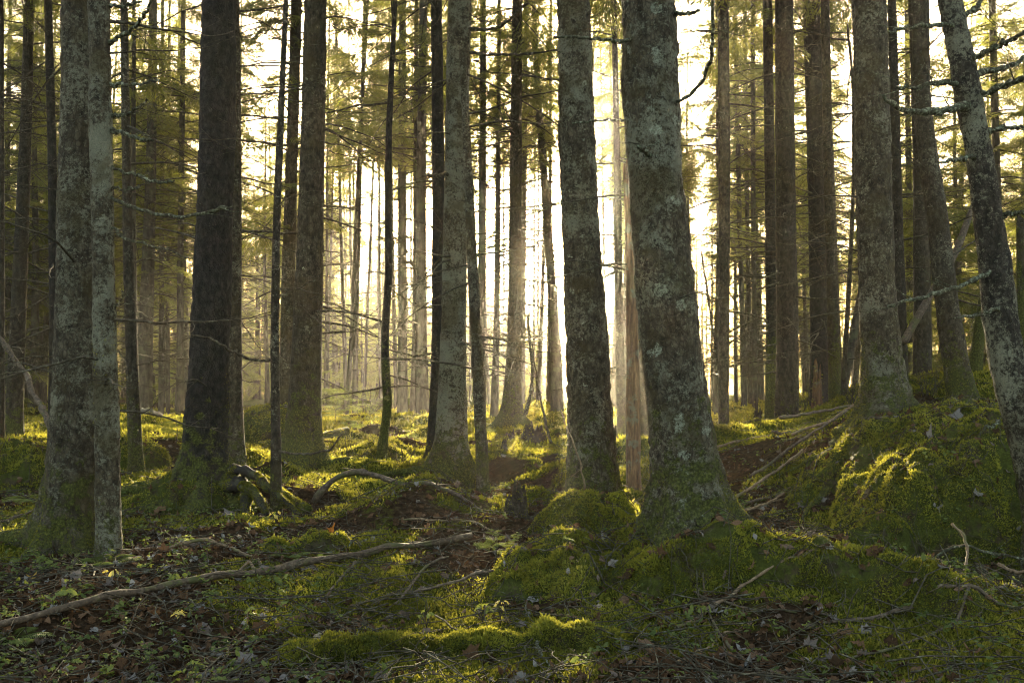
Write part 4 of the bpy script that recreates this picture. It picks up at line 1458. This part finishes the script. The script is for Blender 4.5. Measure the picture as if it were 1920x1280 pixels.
# black arching roots at the right foot of the darkest trunk
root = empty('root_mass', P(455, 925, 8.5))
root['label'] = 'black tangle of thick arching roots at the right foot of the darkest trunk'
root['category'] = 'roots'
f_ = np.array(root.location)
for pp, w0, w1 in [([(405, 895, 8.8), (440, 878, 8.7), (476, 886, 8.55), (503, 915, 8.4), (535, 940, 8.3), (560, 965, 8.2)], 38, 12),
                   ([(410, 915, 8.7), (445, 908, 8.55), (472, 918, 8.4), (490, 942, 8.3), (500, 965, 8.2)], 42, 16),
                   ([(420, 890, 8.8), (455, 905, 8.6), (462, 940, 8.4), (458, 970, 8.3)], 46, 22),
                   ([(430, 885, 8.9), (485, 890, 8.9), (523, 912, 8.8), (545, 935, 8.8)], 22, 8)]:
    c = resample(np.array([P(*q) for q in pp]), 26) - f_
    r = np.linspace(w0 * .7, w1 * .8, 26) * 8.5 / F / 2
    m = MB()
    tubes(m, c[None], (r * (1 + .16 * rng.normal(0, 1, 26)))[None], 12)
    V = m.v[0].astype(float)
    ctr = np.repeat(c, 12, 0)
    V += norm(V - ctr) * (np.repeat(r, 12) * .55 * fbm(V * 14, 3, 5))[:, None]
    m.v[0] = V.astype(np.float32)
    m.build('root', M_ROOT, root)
    p, n = mesh_samples(V, m.f[0], 6000)
    k = n[:, 2] > -.5
    moss_coat(p[k], n[k], .011, f_).build('moss', M_MOSS, root, False)


rng = np.random.default_rng(27)


# mossy log across the bottom foreground
def log(name, label, pts, r, seed, n_tuft, mat=M_RMOSS, sides=20, cat='log', size=.017, wob=.12, taper=.85):
    c = resample(np.array(pts), 60)
    loc = c[30].copy()
    tq = np.linspace(0, 1, 60)
    r = r * (1 + (taper - 1) * tq)
    mb = MB()
    tubes(mb, (c - loc)[None], r[None], sides)
    V = mb.v[0].astype(float)
    ctr = np.repeat(c - loc, sides, 0)
    rn = norm(V - ctr)
    V = V + rn * (np.repeat(r, sides) * (wob * 1.6 * fbm((V + loc) * 5, 3, seed) + wob * .8 * fbm((V + loc) * 22, 2, seed + 2)))[:, None]
    mb.v[0] = V.astype(np.float32)
    root = empty(name, loc)
    tag(root, label, cat)
    o = mb.build('wood', mat, root)
    if n_tuft:
        p, n = mesh_samples(V, mb.f[0], n_tuft)
        ctr2 = np.stack([np.interp(p[:, 0], c[:, 0] - loc[0], c[:, k] - loc[k]) if abs(c[0, 0] - c[-1, 0]) > .3 and c[0, 0] < c[-1, 0] else np.zeros(len(p)) for k in range(3)], 1)
        n = n * np.sign(np.sum(n * (p - ctr2), 1, keepdims=True) + 1e-9)
        k = n[:, 2] > -.5
        moss_coat(p[k], n[k], size, loc).build('moss', M_MOSS, root, False)
    return root


log('mossy_log', 'low moss-covered log lying across the bottom of the view', [P(430, 1330, 4.1), P(560, 1275, 4.2), P(700, 1248, 4.27), P(850, 1236, 4.32), P(1000, 1222, 4.38), P(1120, 1222, 4.45), P(1230, 1240, 4.5), P(1330, 1275, 4.55)], .12, 3, 42000, size=.0165, wob=.5)
log('mossy_log', 'mossy log slanting up to the foot of the bank right of the largest trunk', [P(1345, 935, 9.6), P(1440, 890, 10.2), P(1580, 830, 11)], .055, 4, 1600, size=.02)
log('mossy_log', 'fallen log behind the first slanting log right of the largest trunk', [P(1370, 905, 11.2), P(1470, 868, 11.6), P(1600, 822, 12.6)], .045, 5, 800, size=.02)
log('fallen_log', 'thin fallen log lying across the glow behind the round stump', [P(1010, 805, 19.5), P(1060, 803, 19.8), P(1140, 800, 20)], .09, 6, 0, mat=M_STICK)
log('leaning_log', 'dead trunk leaning diagonally behind the bent mossy tree at right', [P(1694, 642, 13.8), P(1740, 560, 14), P(1790, 480, 14.2), P(1825, 385, 14.4)], .055, 7, 0, mat=M_STICK, cat='dead tree')
log('leaning_log', 'pale dead trunk leaning behind the nearly black trunk', [P(1578, 735, 22), P(1598, 640, 22), P(1622, 520, 22)], .11, 8, 0, mat=M_FAR, cat='dead tree')
log('fallen_log', 'sunlit moss-edged log in the bright clearing behind the thin sapling', [P(480, 838, 15), P(560, 826, 16), P(650, 806, 18)], .07, 9, 500, size=.03)
log('mossy_log', 'short mossy log curving out from under the thin sapling', [P(520, 928, 8.6), P(545, 940, 8.5), P(575, 958, 8.3)], .06, 10, 900)


# stumps
def stump(name, label, px, py, D, w, hpx, seed, lean=0, mat=M_BARK, moss=300):
    f = P(px, py, D)
    f[2] = gz(f[0], f[1])
    hgt = hpx * D / F
    r = w * D / F / 2
    n, s = 18, 18
    z = np.concatenate([[-.1], np.linspace(0, hgt, n - 1)])
    pts = np.stack([lean * z, 0 * z, z], 1)
    rad = r * (1.15 - .45 * np.clip(z / hgt, 0, 1))
    V, q, idx = trunk_mesh(pts, rad, s, .5, [(30, .5), (150, .4), (270, .5)], seed, .16)
    top = V[idx[-1], :]
    jag = rng.uniform(-.55, .12, s) * hgt
    jag[::5] += .38 * hgt
    jag[2::7] -= .15 * hgt
    for ring in range(n - 6, n):
        V[idx[ring], 2] += jag * (ring - (n - 7)) / 6
    root = empty(name, f)
    tag(root, label, 'stump')
    mb = MB()
    mb.add(V, q)
    c = V[idx[-1]].mean(0) - np.array([0, 0, hgt * .25])
    mb.add(np.concatenate([V[idx[-1]], [c]]), np.stack([np.arange(s), (np.arange(s) + 1) % s, np.full(s, s)], 1))
    o = mb.build('wood', mat, root)
    for a, v in (('lichen', .3), ('mossy', -.12), ('tone', .6), ('spots', 0.)):
        o[a] = v
    if moss:
        p, nn = mesh_samples(V, q, moss)
        m = MB()
        tufts(m, p, nn, .016 * max(1, D / 8), 4, tint_at(p + f))
        m.build('moss', M_MOSS, root, False)


stump('rotten_stump', 'pointed rotten stump with gold-lit mossy rim left of the moss hump', 968, 968, 8.0, 40, 66, 1, moss=220)
stump('round_stump', 'dark rounded stump in the glow beside the flared backlit trunk', 1000, 838, 16, 44, 36, 2, moss=120)
stump('tiny_stump', 'tiny mossy stump left of the dark rounded stump', 958, 838, 16, 14, 18, 3, moss=60)
stump('snapped_stump', 'tall snapped reddish stump before the nearly black trunk at right', 1533, 806, 15, 17, 88, 4, mat=M_DEAD, moss=60)
stump('small_stump', 'small jagged stump in the leaf litter right of the peeling dead trunk', 945, 868, 13, 12, 22, 5, moss=40)
stump('dark_stump', 'dark stump at the foot of the thin hazy stems right of the lone pole trunk', 1418, 800, 18, 18, 46, 6, lean=.1, moss=40)


# ------------------------------------------------------------------ fallen sticks
def stick(name, label, pts, w0, w1, mat=M_STICK, sub=4, group=None, wob=1.0, snap=False, lift=0.0):
    pts = np.array(pts)
    if snap:
        for j in range(len(pts)):
            dd = (pts[j] - CAM) / pts[j][1]
            Ds = np.arange(3, 14, .03)
            L_ = CAM[None] + dd[None] * Ds[:, None]
            k = np.nonzero(L_[:, 2] < surf(L_[:, 0], L_[:, 1]))[0]
            if len(k):
                pts[j] = L_[k[0]] + np.array([0, 0, lift])
    c = resample(pts, 34)
    loc = c[17].copy()
    loc[2] = gz(loc[0], loc[1])
    D = c[:, 1]
    tq = np.linspace(0, 1, 34)
    r = (w0 + (w1 - w0) * tq) * D / F / 2
    c = c + np.stack([fbm(c * 6, 2, 3), fbm(c * 6, 2, 4), fbm(c * 6, 2, 5)], 1) * .022 * wob
    kink = np.cumsum(rng.normal(0, .004 * wob, c.shape) * (rng.random((34, 1)) < .25), 0)
    c = c + kink - np.linspace(0, 1, 34)[:, None] * kink[-1]
    c[:, 2] = np.maximum(c[:, 2], surf(c[:, 0], c[:, 1]) + r * .45 + .006 + lift)
    mb = MB()
    tubes(mb, (c - loc)[None], (r * np.clip(1 + .17 * rng.normal(0, 1, 34), .6, 1.6))[None], 8)
    if sub:
        ii = rng.integers(4, 32, sub)
        tg = c[-1] - c[0]
        az = math.atan2(tg[1], tg[0]) + rng.choice([-1, 1], sub) * rng.uniform(.4, 1.2, sub)
        branch_set(c[ii] - loc, az, rng.uniform(.12, .4, sub), rng.uniform(-.5, .7, sub), rng.uniform(0, .8, sub), np.full(sub, max(.002, r.mean() * .35)), mb, subs=3, N=6)
    o = mb.build(name, mat, None, True)
    o.location = loc
    tag(o, label, 'stick', group)
    return o


stick('fallen_pole', 'long thick fallen pole slanting across the lower left foreground', [P(-30, 1200, 4.45), P(180, 1146, 4.9), P(300, 1112, 5.2), P(420, 1097, 5.4), P(520, 1082, 5.6), P(640, 1060, 6.0), P(760, 1035, 6.5), P(885, 1016, 7.1)], 15, 11, M_POLE, sub=9, wob=.35, snap=True, lift=.035)
stick('arched_branch', 'mossy arched branch bridging the litter left of centre', [P(588, 940, 8.9), P(612, 905, 8.9), P(640, 884, 8.9), P(690, 884, 8.8), P(740, 900, 8.6), P(800, 930, 8.4), P(860, 956, 8.2), P(915, 978, 8.0)], 12, 7, sub=5)
stick('curved_twig', 'tan twig arching over leaves in front of the darkest trunk', [P(295, 1038, 6.3), P(335, 1018, 6.4), P(378, 1010, 6.4), P(430, 1022, 6.3), P(470, 1048, 6.1), P(490, 1075, 5.9)], 7, 6, M_TAN)
stick('curved_twig', 'short hooked tan twig standing beside the long fallen pole', [P(440, 1095, 5.7), P(455, 1065, 5.8), P(475, 1048, 5.8), P(482, 1080, 5.7)], 6, 5, M_TAN, 1)
stick('tan_stick', 'straight tan stick slanting over the moss below the largest trunk', [P(1265, 1182, 4.9), P(1340, 1140, 5.2), P(1420, 1083, 5.7), P(1480, 1050, 5.6), P(1535, 1030, 5.6)], 8, 5, M_TAN, 3, snap=True)
stick('dark_branch', 'dark forked branch hanging down the moss below the largest trunk', [P(1308, 1060, 5.3), P(1322, 1120, 5.1), P(1342, 1170, 4.9), P(1358, 1205, 4.7), P(1420, 1258, 4.3), P(1450, 1290, 4.1)], 4, 8, M_STICK, 6, snap=True)
stick('pale_twig', 'pale twig arching beside the dark forked branch at bottom', [P(1255, 1250, 4.35), P(1300, 1240, 4.4), P(1335, 1210, 4.6), P(1350, 1190, 4.7), P(1400, 1185, 4.8)], 5, 4, M_TAN, 2, snap=True)
stick('bent_twig', 'tan bent twig standing in the hollow under the bank at right', [P(1785, 980, 6.0), P(1812, 1005, 5.9), P(1818, 1030, 5.8), P(1814, 1065, 5.7), P(1790, 1112, 5.4)], 5, 6, M_TAN, 1)
stick('pale_twig', 'long pale twig curving along the foot of the bank at right', [P(1735, 1062, 6.0), P(1765, 1035, 6.1), P(1800, 1022, 6.1), P(1850, 1032, 6.0), P(1930, 1046, 5.7)], 5, 5, M_LTWIG, 2)
stick('brown_twig', 'brown twig lying under the bank at the right edge', [P(1868, 1058, 5.6), P(1900, 1064, 5.5), P(1940, 1066, 5.4)], 7, 6, M_TAN, 0)
stick('dark_branch', 'dark twiggy branch sprawling over the lower right corner', [P(1480, 1192, 4.7), P(1600, 1165, 4.75), P(1720, 1140, 4.8), P(1830, 1120, 4.8), P(1940, 1150, 4.4)], 6, 9, M_STICK, 9, snap=True)
stick('dark_branch', 'dark branch along the bottom right edge of the ground', [P(1600, 1240, 4.3), P(1700, 1215, 4.4), P(1800, 1170, 4.55), P(1930, 1110, 4.8)], 5, 8, M_STICK, 8, snap=True)
stick('dark_branch', 'dark thin branch crossing the moss below the tan stick', [P(1290, 1105, 5.2), P(1380, 1140, 5.05), P(1470, 1150, 5.0), P(1560, 1160, 4.9)], 4, 4, M_STICK, 6, snap=True)
stick('lichen_stick', 'grey lichen stick resting on top of the right bank', [P(1838, 904, 7.35), P(1868, 897, 7.4), P(1900, 878, 7.6)], 6, 5, M_LTWIG, 0)
stick('lichen_stick', 'grey lichen stick above the other one on the right bank', [P(1858, 872, 7.8), P(1880, 862, 7.9), P(1912, 850, 8.0)], 6, 4, M_LTWIG, 0)
stick('dark_branch', 'dark forked branch propped under the long fallen pole', [P(600, 1150, 5.2), P(625, 1110, 5.5), P(650, 1075, 5.8), P(668, 1055, 6.0)], 5, 6, M_STICK, 4)
stick('dark_branch', 'dark crooked branch lying right of the propped forked one', [P(740, 1140, 5.2), P(770, 1095, 5.5), P(800, 1060, 5.9), P(840, 1045, 6.1)], 5, 4, M_STICK, 5)
stick('dark_branch', 'thin dark branch in the litter between pole and mossy boulder', [P(730, 1115, 5.4), P(800, 1102, 5.5), P(880, 1085, 5.6), P(930, 1072, 5.7)], 4, 6, M_STICK, 5)
stick('grey_twig', 'grey lichen twig lying across the litter above the fallen pole', [P(560, 1052, 6.4), P(640, 1042, 6.5), P(690, 1018, 7.0)], 4, 5, M_LTWIG, 5)
stick('grey_twig', 'slim twig reaching over the litter toward the pointed stump', [P(740, 975, 7.6), P(800, 972, 7.6), P(860, 990, 7.4), P(960, 1010, 7.0)], 4, 3, M_TAN, 4)
stick('white_stick', 'thin white stick leaning on the mossy log at bottom centre', [P(1008, 1200, 4.3), P(1020, 1235, 4.15), P(1030, 1270, 4.0)], 6, 4, M_LTWIG, 0)
stick('dark_branch', 'forked dead branch resting on the ground at far left', [P(-20, 985, 7.5), P(40, 968, 7.7), P(90, 950, 7.9)], 5, 4, M_STICK, 5)
stick('dead_branch', 'long dead branch sloping down behind the stout lichen trunk at far left', [P(-10, 620, 10), P(40, 690, 9.9), P(75, 760, 9.7), P(98, 810, 9.5)], 9, 12, M_STICK, 5)
stick('curved_sapling', 'curved dark stem bending right in the glow beside the flared trunk', [P(984, 778, 20), P(995, 745, 20), P(1000, 700, 20), P(993, 640, 20), P(990, 590, 20)], 8, 4, M_TWIG, 3)
stick('curved_sapling', 'thin dark stem leaning left in front of the flared trunk and glow', [P(1034, 832, 14.5), P(1020, 780, 14.5), P(1008, 720, 14.5), P(998, 640, 14.5)], 6, 2, M_TWIG, 4)
stick('bare_sapling', 'thin bare stem slanting up right of the largest trunk', [P(1350, 742, 17), P(1340, 640, 17), P(1325, 540, 17), P(1316, 470, 17)], 6, 3, M_TWIG, 6)
stick('bare_sapling', 'bare stem slanting across in front of the big lichen trunk foot', [P(1098, 930, 8.9), P(1085, 860, 8.9), P(1065, 800, 8.9), P(1052, 770, 8.9)], 4, 2, M_TAN, 1)
for k_, (px, py, D) in enumerate([(1440, 900, 9.3), (1500, 880, 9.9), (1400, 925, 8.9), (1560, 850, 10.6), (1480, 840, 12), (1600, 880, 8.9), (1420, 860, 12), (1540, 800, 13.5), (1620, 790, 13), (1380, 950, 8.3)]):
    x0, y0, _ = pb(px, py, D)
    a = rng.uniform(-.3, .7)
    L = rng.uniform(.5, 1.3)
    tt = np.linspace(-.5, .5, 5)
    xx, yy = x0 + math.cos(a) * L * tt, y0 + math.sin(a) * L * tt
    zz = ground(xx, yy) + .03 + rng.uniform(0, .10) + rng.uniform(-.12, .12) * tt
    stick('brushwood', 'bare branch in the brushwood heap between the largest trunk and the bank', list(np.stack([xx, yy, zz], 1)), 6, 4, M_STICK if k_ % 3 else M_TAN, 4, 'brushwood heap right of the largest trunk')


rng = np.random.default_rng(28)
# ------------------------------------------------------------------ single leaves, seedlings, ferns
def one_leaf(label, px, py, D, s, tint, kind=0, tilt=.35, group=None, name='fallen_leaf', lift=.02):
    x, y, z = gp(px, py)
    z += .030
    mb = MB()
    n = norm(np.array([[rng.normal(0, .25), -tilt, 1.0]]))
    leaves(mb, np.zeros((1, 3)), n, np.array([s * .9]), np.array([tint - .07 if .7 < tint < .95 else tint]), kind, .6)
    o = mb.build(name, M_LITTER, None, False)
    o.location = (x, y, z)
    tag(o, label, 'leaf', group)


one_leaf('pale grey maple leaf on the moss right below the largest trunk', 1377, 1058, 5.75, .058, .90, 0, .5)
one_leaf('grey folded leaf on the moss boulder front left of the largest trunk', 1146, 1070, 5.35, .05, .86, 0, .7)
one_leaf('grey leaf beside the tan slanting stick', 1440, 1090, 5.3, .055, .88, 0, .5)
one_leaf('dark grey curled leaf near the bottom right', 1515, 1222, 4.45, .055, .80, 0, .5)
one_leaf('brown oval leaf lying left of the dark grey curled leaf near bottom right', 1610, 1218, 4.45, .045, .50, 1, .5)
one_leaf('pale grey leaf standing upright near the bottom right', 1625, 1190, 4.6, .05, .88, 0, .9)
one_leaf('pale leaf lying on top of the right bank below the lichen tree', 1787, 785, 8.5, .10, .88, 0, .4)
one_leaf('grey leaf on the slope of the right bank', 1747, 824, 8.1, .06, .85, 0, .5)
one_leaf('grey leaf beside the lichen sticks on the bank', 1890, 890, 7.3, .06, .80, 0, .4)
one_leaf('large brown leaf at the bottom edge right of the mossy log', 1235, 1240, 4.2, .075, .50, 0, .6)
one_leaf('crumpled tan leaf at the bottom edge under the dark forked branch', 1215, 1225, 4.25, .06, .62, 0, .8)
one_leaf('brown maple leaf lying on the mossy log at bottom', 880, 1240, 4.12, .06, .30, 0, .9)
one_leaf('grey leaf by the small white stick at bottom right of the log', 1165, 1228, 4.2, .05, .88, 0, .6)
one_leaf('orange sunlit leaf in the litter left of centre', 620, 1000, 7.2, .045, 1.0, 0, .5)
one_leaf('pale grey leaf at the bottom left under the fallen pole', 460, 1255, 4.0, .075, .84, 0, .5)
one_leaf('grey leaf upright in herbs at the lower left', 145, 1090, 5.4, .055, .82, 0, .7)
one_leaf('grey leaf below the slim lichen trunk', 205, 1105, 5.2, .055, .80, 0, .7)
one_leaf('pale grey leaf by the curved twig before the darkest trunk', 495, 1075, 5.8, .06, .86, 0, .5)
one_leaf('pale leaf in the litter before the darkest trunk foot', 430, 970, 7.7, .07, .84, 0, .4)
one_leaf('brown leaf in front of the root mound of the darkest trunk', 300, 965, 7.9, .08, .58, 0, .5)
one_leaf('yellow leaf lying in herbs under the stout lichen trunk', 60, 1092, 5.3, .035, .985, 1, .5)
one_leaf('grey leaf hanging in the moss beside the tan stick', 1365, 1110, 5.25, .05, .84, 0, .7)
one_leaf('pale leaf at the foot of the bank behind the largest trunk', 1430, 955, 8.2, .07, .9, 0, .5)
one_leaf('pale leaf left of the bank in the leaf hollow', 1545, 940, 8.2, .07, .88, 0, .5)
one_leaf('grey leaf in the leaf hollow between bank and tan stick', 1505, 955, 8.0, .07, .82, 0, .5)


def sprig(name, label, px, py, D, leaves_, mat, hgt, size, cat='plant', ground_z=None):
    q = gp(px, py)
    x, y = (q[0], q[1]) if q is not None and q[1] < D * 1.3 else pb(px, py, D)[:2]
    z = float(surf(np.array([x]), np.array([y]))[0])
    root = empty(name, (x, y, z))
    tag(root, label, cat)
    tops = []
    mb = MB()
    for k in range(leaves_):
        a = k * 2.4 + rng.uniform(0, .5)
        r = rng.uniform(.3, 1) * size * 2
        tip = np.array([math.cos(a) * r, math.sin(a) * r, hgt * rng.uniform(.7, 1.05)])
        tt = np.linspace(0, 1, 6)[:, None]
        pth = tip[None] * np.concatenate([tt ** 1.7, tt ** 1.7, tt ** .8], 1)
        tubes(mb, pth[None], np.full((1, 6), .0016), 4)
        tops.append(tip)
    mb.build('stem', M_TWIG, root)
    for tp in tops:
        ml = MB()
        leaves(ml, tp[None], norm(np.array([[tp[0] * 3, tp[1] * 3 - .02, .5 * hgt + .05]])), np.array([size]), np.array([rng.uniform(.3, 1)]), 1, .25)
        ml.build('leaf', mat, root, False)


sprig('yellow_seedling', 'seedling with one big yellow leaf beside the slim lichen trunk', 228, 935, 8.0, 1, M_YELLOW, .20, .040)
sprig('yellow_seedling', 'seedling with a pale yellow leaf at the left foot of the largest trunk', 1195, 960, 7.5, 2, M_YELLOW, .09, .032)
sprig('yellow_seedling', 'dry star-shaped yellow seedling before the thin sapling', 518, 985, 7.8, 5, M_YELLOW, .09, .026)
sprig('yellow_seedling', 'small yellow plant among herbs right below the slim lichen trunk', 205, 1095, 5.5, 3, M_YELLOW, .06, .028)
sprig('yellow_seedling', 'yellow-green sprig beside the middle of the fallen pole', 335, 1172, 4.9, 6, M_YELLOW, .06, .020)
sprig('sorrel_plant', 'pale round-leaved sorrel cluster just behind the bottom mossy log', 905, 1175, 4.75, 7, M_HERB, .085, .022)
sprig('sorrel_plant', 'round-leaved sorrel cluster left of the paler one behind the bottom log', 800, 1178, 4.75, 7, M_HERB, .07, .020)
sprig('sorrel_plant', 'tall pale sorrel with drooping stems before the boulder hollow', 938, 1168, 4.85, 5, M_YELLOW, .10, .018)
sprig('sorrel_plant', 'green herb cluster at the lower left below the fallen pole', 120, 1150, 4.9, 8, M_HERB, .09, .030)
sprig('sorrel_plant', 'green three-leaved herb at the bottom right of the mossy log', 1075, 1258, 4.05, 3, M_HERB, .05, .026)
sprig('sorrel_plant', 'green herb clump on the moss below the tan stick', 1310, 1165, 4.9, 7, M_HERB, .07, .028)
sprig('sorrel_plant', 'leafy herb cluster before the stout lichen trunk foot', 80, 1080, 5.6, 9, M_HERB, .11, .028)
sprig('sorrel_plant', 'leafy herb cluster below the curved twig at left', 330, 1105, 5.4, 8, M_HERB, .07, .026)
sprig('sorrel_plant', 'broad-leaved green herb right of the propped forked branch', 515, 1105, 5.5, 4, M_HERB, .07, .034)
sprig('sorrel_plant', 'small pale herb at the bottom edge left of the mossy log', 365, 1265, 4.0, 6, M_HERB, .05, .020)


def fern(name, label, px, py, D, n, L, seed):
    x, y, z = pb(px, py, D)
    z = gz(x, y)
    root = empty(name, (x, y, z))
    tag(root, label, 'fern')
    for k in range(n):
        a = R(seed * 40) + k * 6.28 / n + rng.normal(0, .3)
        mb = MB()
        m = 22
        t = np.linspace(0, 1, m)
        ax = np.stack([np.cos(a) * t * L, np.sin(a) * t * L, L * (.75 * t - .62 * t * t)], 1)
        tubes(mb, ax[None], np.full((1, m), .0014), 3)
        sd = np.array([-math.sin(a), math.cos(a), 0])
        fw = np.array([math.cos(a), math.sin(a), -.1])
        for s in (-1, 1):
            l = L * .34 * np.sin(np.pi * np.clip(t * .92 + .06, 0, 1)) ** .8
            d = norm(sd[None] * s + fw[None] * .45)
            tip = ax + d * l[:, None] - np.array([0, 0, .12]) * l[:, None]
            mid = ax + d * (l * .5)[:, None]
            w = L * .028
            V = np.stack([ax, mid + fw * w, tip, mid - fw * w], 1).reshape(-1, 3)
            mb.add(V, np.arange(len(V)).reshape(-1, 4), 0, np.full(len(V), rng.uniform(.2, .6)))
        mb.build('frond', M_HERB, root, False)


fern('small_fern', 'small green fern at the foot of the slim lichen trunk', 205, 1062, 6.0, 5, .20, 1)
fern('small_fern', 'small fern at the left edge under the fallen pole', 25, 1215, 4.4, 5, .17, 2)
fern('small_fern', 'tiny fern beside the bright moss cushion', 545, 1050, 6.2, 4, .14, 3)
fern('small_fern', 'dark fern before the shaded left boulder', 60, 955, 8.6, 6, .26, 4)


def fir_seedling(label, px, py, D, h, seed):
    x, y, z = pb(px, py, D)
    z = gz(x, y)
    root = empty('fir_seedling', (x, y, z))
    tag(root, label, 'seedling')
    mb = MB()
    zt = np.linspace(-.02, h, 8)
    tubes(mb, np.stack([.02 * np.sin(zt * 9), 0 * zt, zt], 1)[None], (h * .016 * (1.1 - zt / h))[None], 6)
    mb.build('stem', M_TWIG, root)
    mc = MB()
    n = 16
    zz = np.sort(rng.uniform(.25, 1, n)) * h
    add_boughs(mc, np.stack([0 * zz, 0 * zz, zz], 1), np.arange(n) * 2.4, (h * .85 * (1.15 - zz / h)) * rng.uniform(.7, 1.1, n), rng.uniform(.0, .35, n), BOUGHS[:2], 1.0)
    mc.build('foliage', [M_HERB, M_TWIG], root, False)


fir_seedling('small fir seedling at the end of the long fallen pole left of the moss boulder', 925, 1075, 6.1, .26, 1)
fir_seedling('second smaller fir seedling left of the moss boulder', 970, 1050, 6.2, .20, 2)
for k_, (px, py, D, hh, lab) in enumerate([(628, 775, 22, .55, 'sunlit fir seedling at the left of the bright clearing'), (655, 790, 20, .4, 'short sunlit fir seedling beside the crossing thin stems'),
                                         (700, 785, 21, .4, 'fir seedling in the bright clearing left of the crooked tree'), (590, 715, 24, 1.3, 'young fir behind the mossy-footed spruce in the mist'),
                                         (905, 790, 19, .35, 'little sunlit fir seedling left of the flared trunk'), (330, 825, 15, .5, 'dim fir seedling left of the darkest trunk'),
                                         (770, 800, 18, .3, 'tiny fir seedling right of the crooked tree'), (680, 760, 26, .9, 'young fir in golden mist behind the clearing')]):
    fir_seedling(lab, px, py, D, hh, 3 + k_)


# bare shrubs in the clearing
def shrub(label, px, py, D, h, seed):
    x, y, z = pb(px, py, D)
    z = gz(x, y)
    mb = MB()
    n = 16
    branch_set(np.zeros((n, 3)) + rng.normal(0, .06, (n, 3)) * np.array([1, 1, 0]), rng.uniform(0, 6.28, n), rng.uniform(.6, 1.1, n) * h, rng.uniform(.7, 1.4, n), rng.uniform(-.2, .7, n), np.full(n, .005 + .0012 * h), mb, subs=9)
    o = mb.build('bare_shrub', M_TWIG)
    o.location = (x, y, z)
    tag(o, label, 'shrub')


for lab, px, py, D, hh in [('bare brown shrub behind the crossing thin stems in the clearing', 690, 780, 25, 1.6), ('bare twiggy shrub left of the crooked tree foot', 655, 870, 12.5, .6),
                           ('bare twiggy shrub right of the crooked tree foot', 755, 862, 12.8, .55), ('bare shrub in the mist left of the crossing thin stems', 625, 778, 26, 1.5),
                           ('bare shrub at the foot of the close dark pair of trunks', 1500, 812, 15, .9), ('bare shrub below the shaded trunk at the top of the bank', 1745, 735, 13.5, .7),
                           ('bare shrub in brushwood behind the bank-top lichen tree', 1600, 770, 14, .9)]:
    shrub(lab, px, py, D, hh, 1)

# ------------------------------------------------------------------ haze
HZ = dict(density=.00075, aniso=.82, col=(1.0, .96, .86))
me = bpy.data.meshes.new('haze')
x0, x1, y0, y1, z0, z1 = -115, 115, -16, 135, -5.0, 26
vs = [(x0, y0, z0), (x1, y0, z0), (x1, y1, z0), (x0, y1, z0), (x0, y0, z1), (x1, y0, z1), (x1, y1, z1), (x0, y1, z1)]
me.from_pydata(vs, [], [(3, 2, 1, 0), (4, 5, 6, 7), (0, 1, 5, 4), (1, 2, 6, 5), (2, 3, 7, 6), (3, 0, 4, 7)])
hz = bpy.data.objects.new('haze', me)
COL.objects.link(hz)
tag(hz, 'thin golden morning mist filling the whole wood', 'mist', kind='stuff')
m, n, l = new_mat('morning_mist')
vol = n.new('ShaderNodeVolumePrincipled')
vol.inputs['Color'].default_value = (*HZ['col'], 1)
vol.inputs['Density'].default_value = HZ['density']
vol.inputs['Anisotropy'].default_value = HZ['aniso']
out = n.new('ShaderNodeOutputMaterial')
l.new(vol.outputs[0], out.inputs['Volume'])
me.materials.append(m)

# ------------------------------------------------------------------ light
w = bpy.data.worlds.new('World')
scene.world = w
w.use_nodes = True
nt = w.node_tree
bg = nt.nodes['Background'] if 'Background' in nt.nodes else nt.nodes.new('ShaderNodeBackground')
sky = nt.nodes.new('ShaderNodeTexSky')
sky.sky_type = 'NISHITA'
sky.sun_disc = False
sky.sun_elevation = R(SUN_EL)
sky.sun_rotation = R(SUN_AZ)
sky.air_density = 1.0
sky.dust_density = 4.0
sky.ozone_density = 0.3
warm = nt.nodes.new('ShaderNodeMix')
warm.data_type = 'RGBA'
warm.blend_type = 'MULTIPLY'
warm.inputs[0].default_value = 1
warm.inputs[7].default_value = (1.0, .925, .79, 1)
nt.links.new(sky.outputs[0], warm.inputs[6])
nt.links.new(warm.outputs[2], bg.inputs[0])
bg.inputs[1].default_value = .053

sun = bpy.data.lights.new('sun', 'SUN')
sun.energy = 5.0
sun.angle = R(.6)
sun.color = (1.0, .82, .52)
so = bpy.data.objects.new('sun', sun)
COL.objects.link(so)
so.rotation_euler = (R(90 - SUN_EL), 0, R(180 - SUN_AZ))
so.location = (0, 0, 30)

# ------------------------------------------------------------------ camera and render settings
cam = bpy.data.cameras.new('camera')
cam.sensor_width = 36
cam.lens = 36 * F / 1920
cam.clip_start = .05
cam.clip_end = 600
co = bpy.data.objects.new('camera', cam)
COL.objects.link(co)
co.location = CAM
co.rotation_euler = (R(90) + PITCH, 0, 0)
scene.camera = co

scene.view_settings.view_transform = 'Standard'
scene.view_settings.look = 'None'
scene.view_settings.gamma = 1
scene.view_settings.exposure = 4.22
cy = scene.cycles
cy.max_bounces = 6
cy.diffuse_bounces = 3
cy.glossy_bounces = 2
cy.transmission_bounces = 3
cy.transparent_max_bounces = 4
cy.volume_bounces = 1
cy.sample_clamp_indirect = 4
cy.use_denoising = True
cy.use_adaptive_sampling = False
cy.denoising_prefilter = 'ACCURATE'
cy.adaptive_threshold = .012
cy.filter_width = 1.05
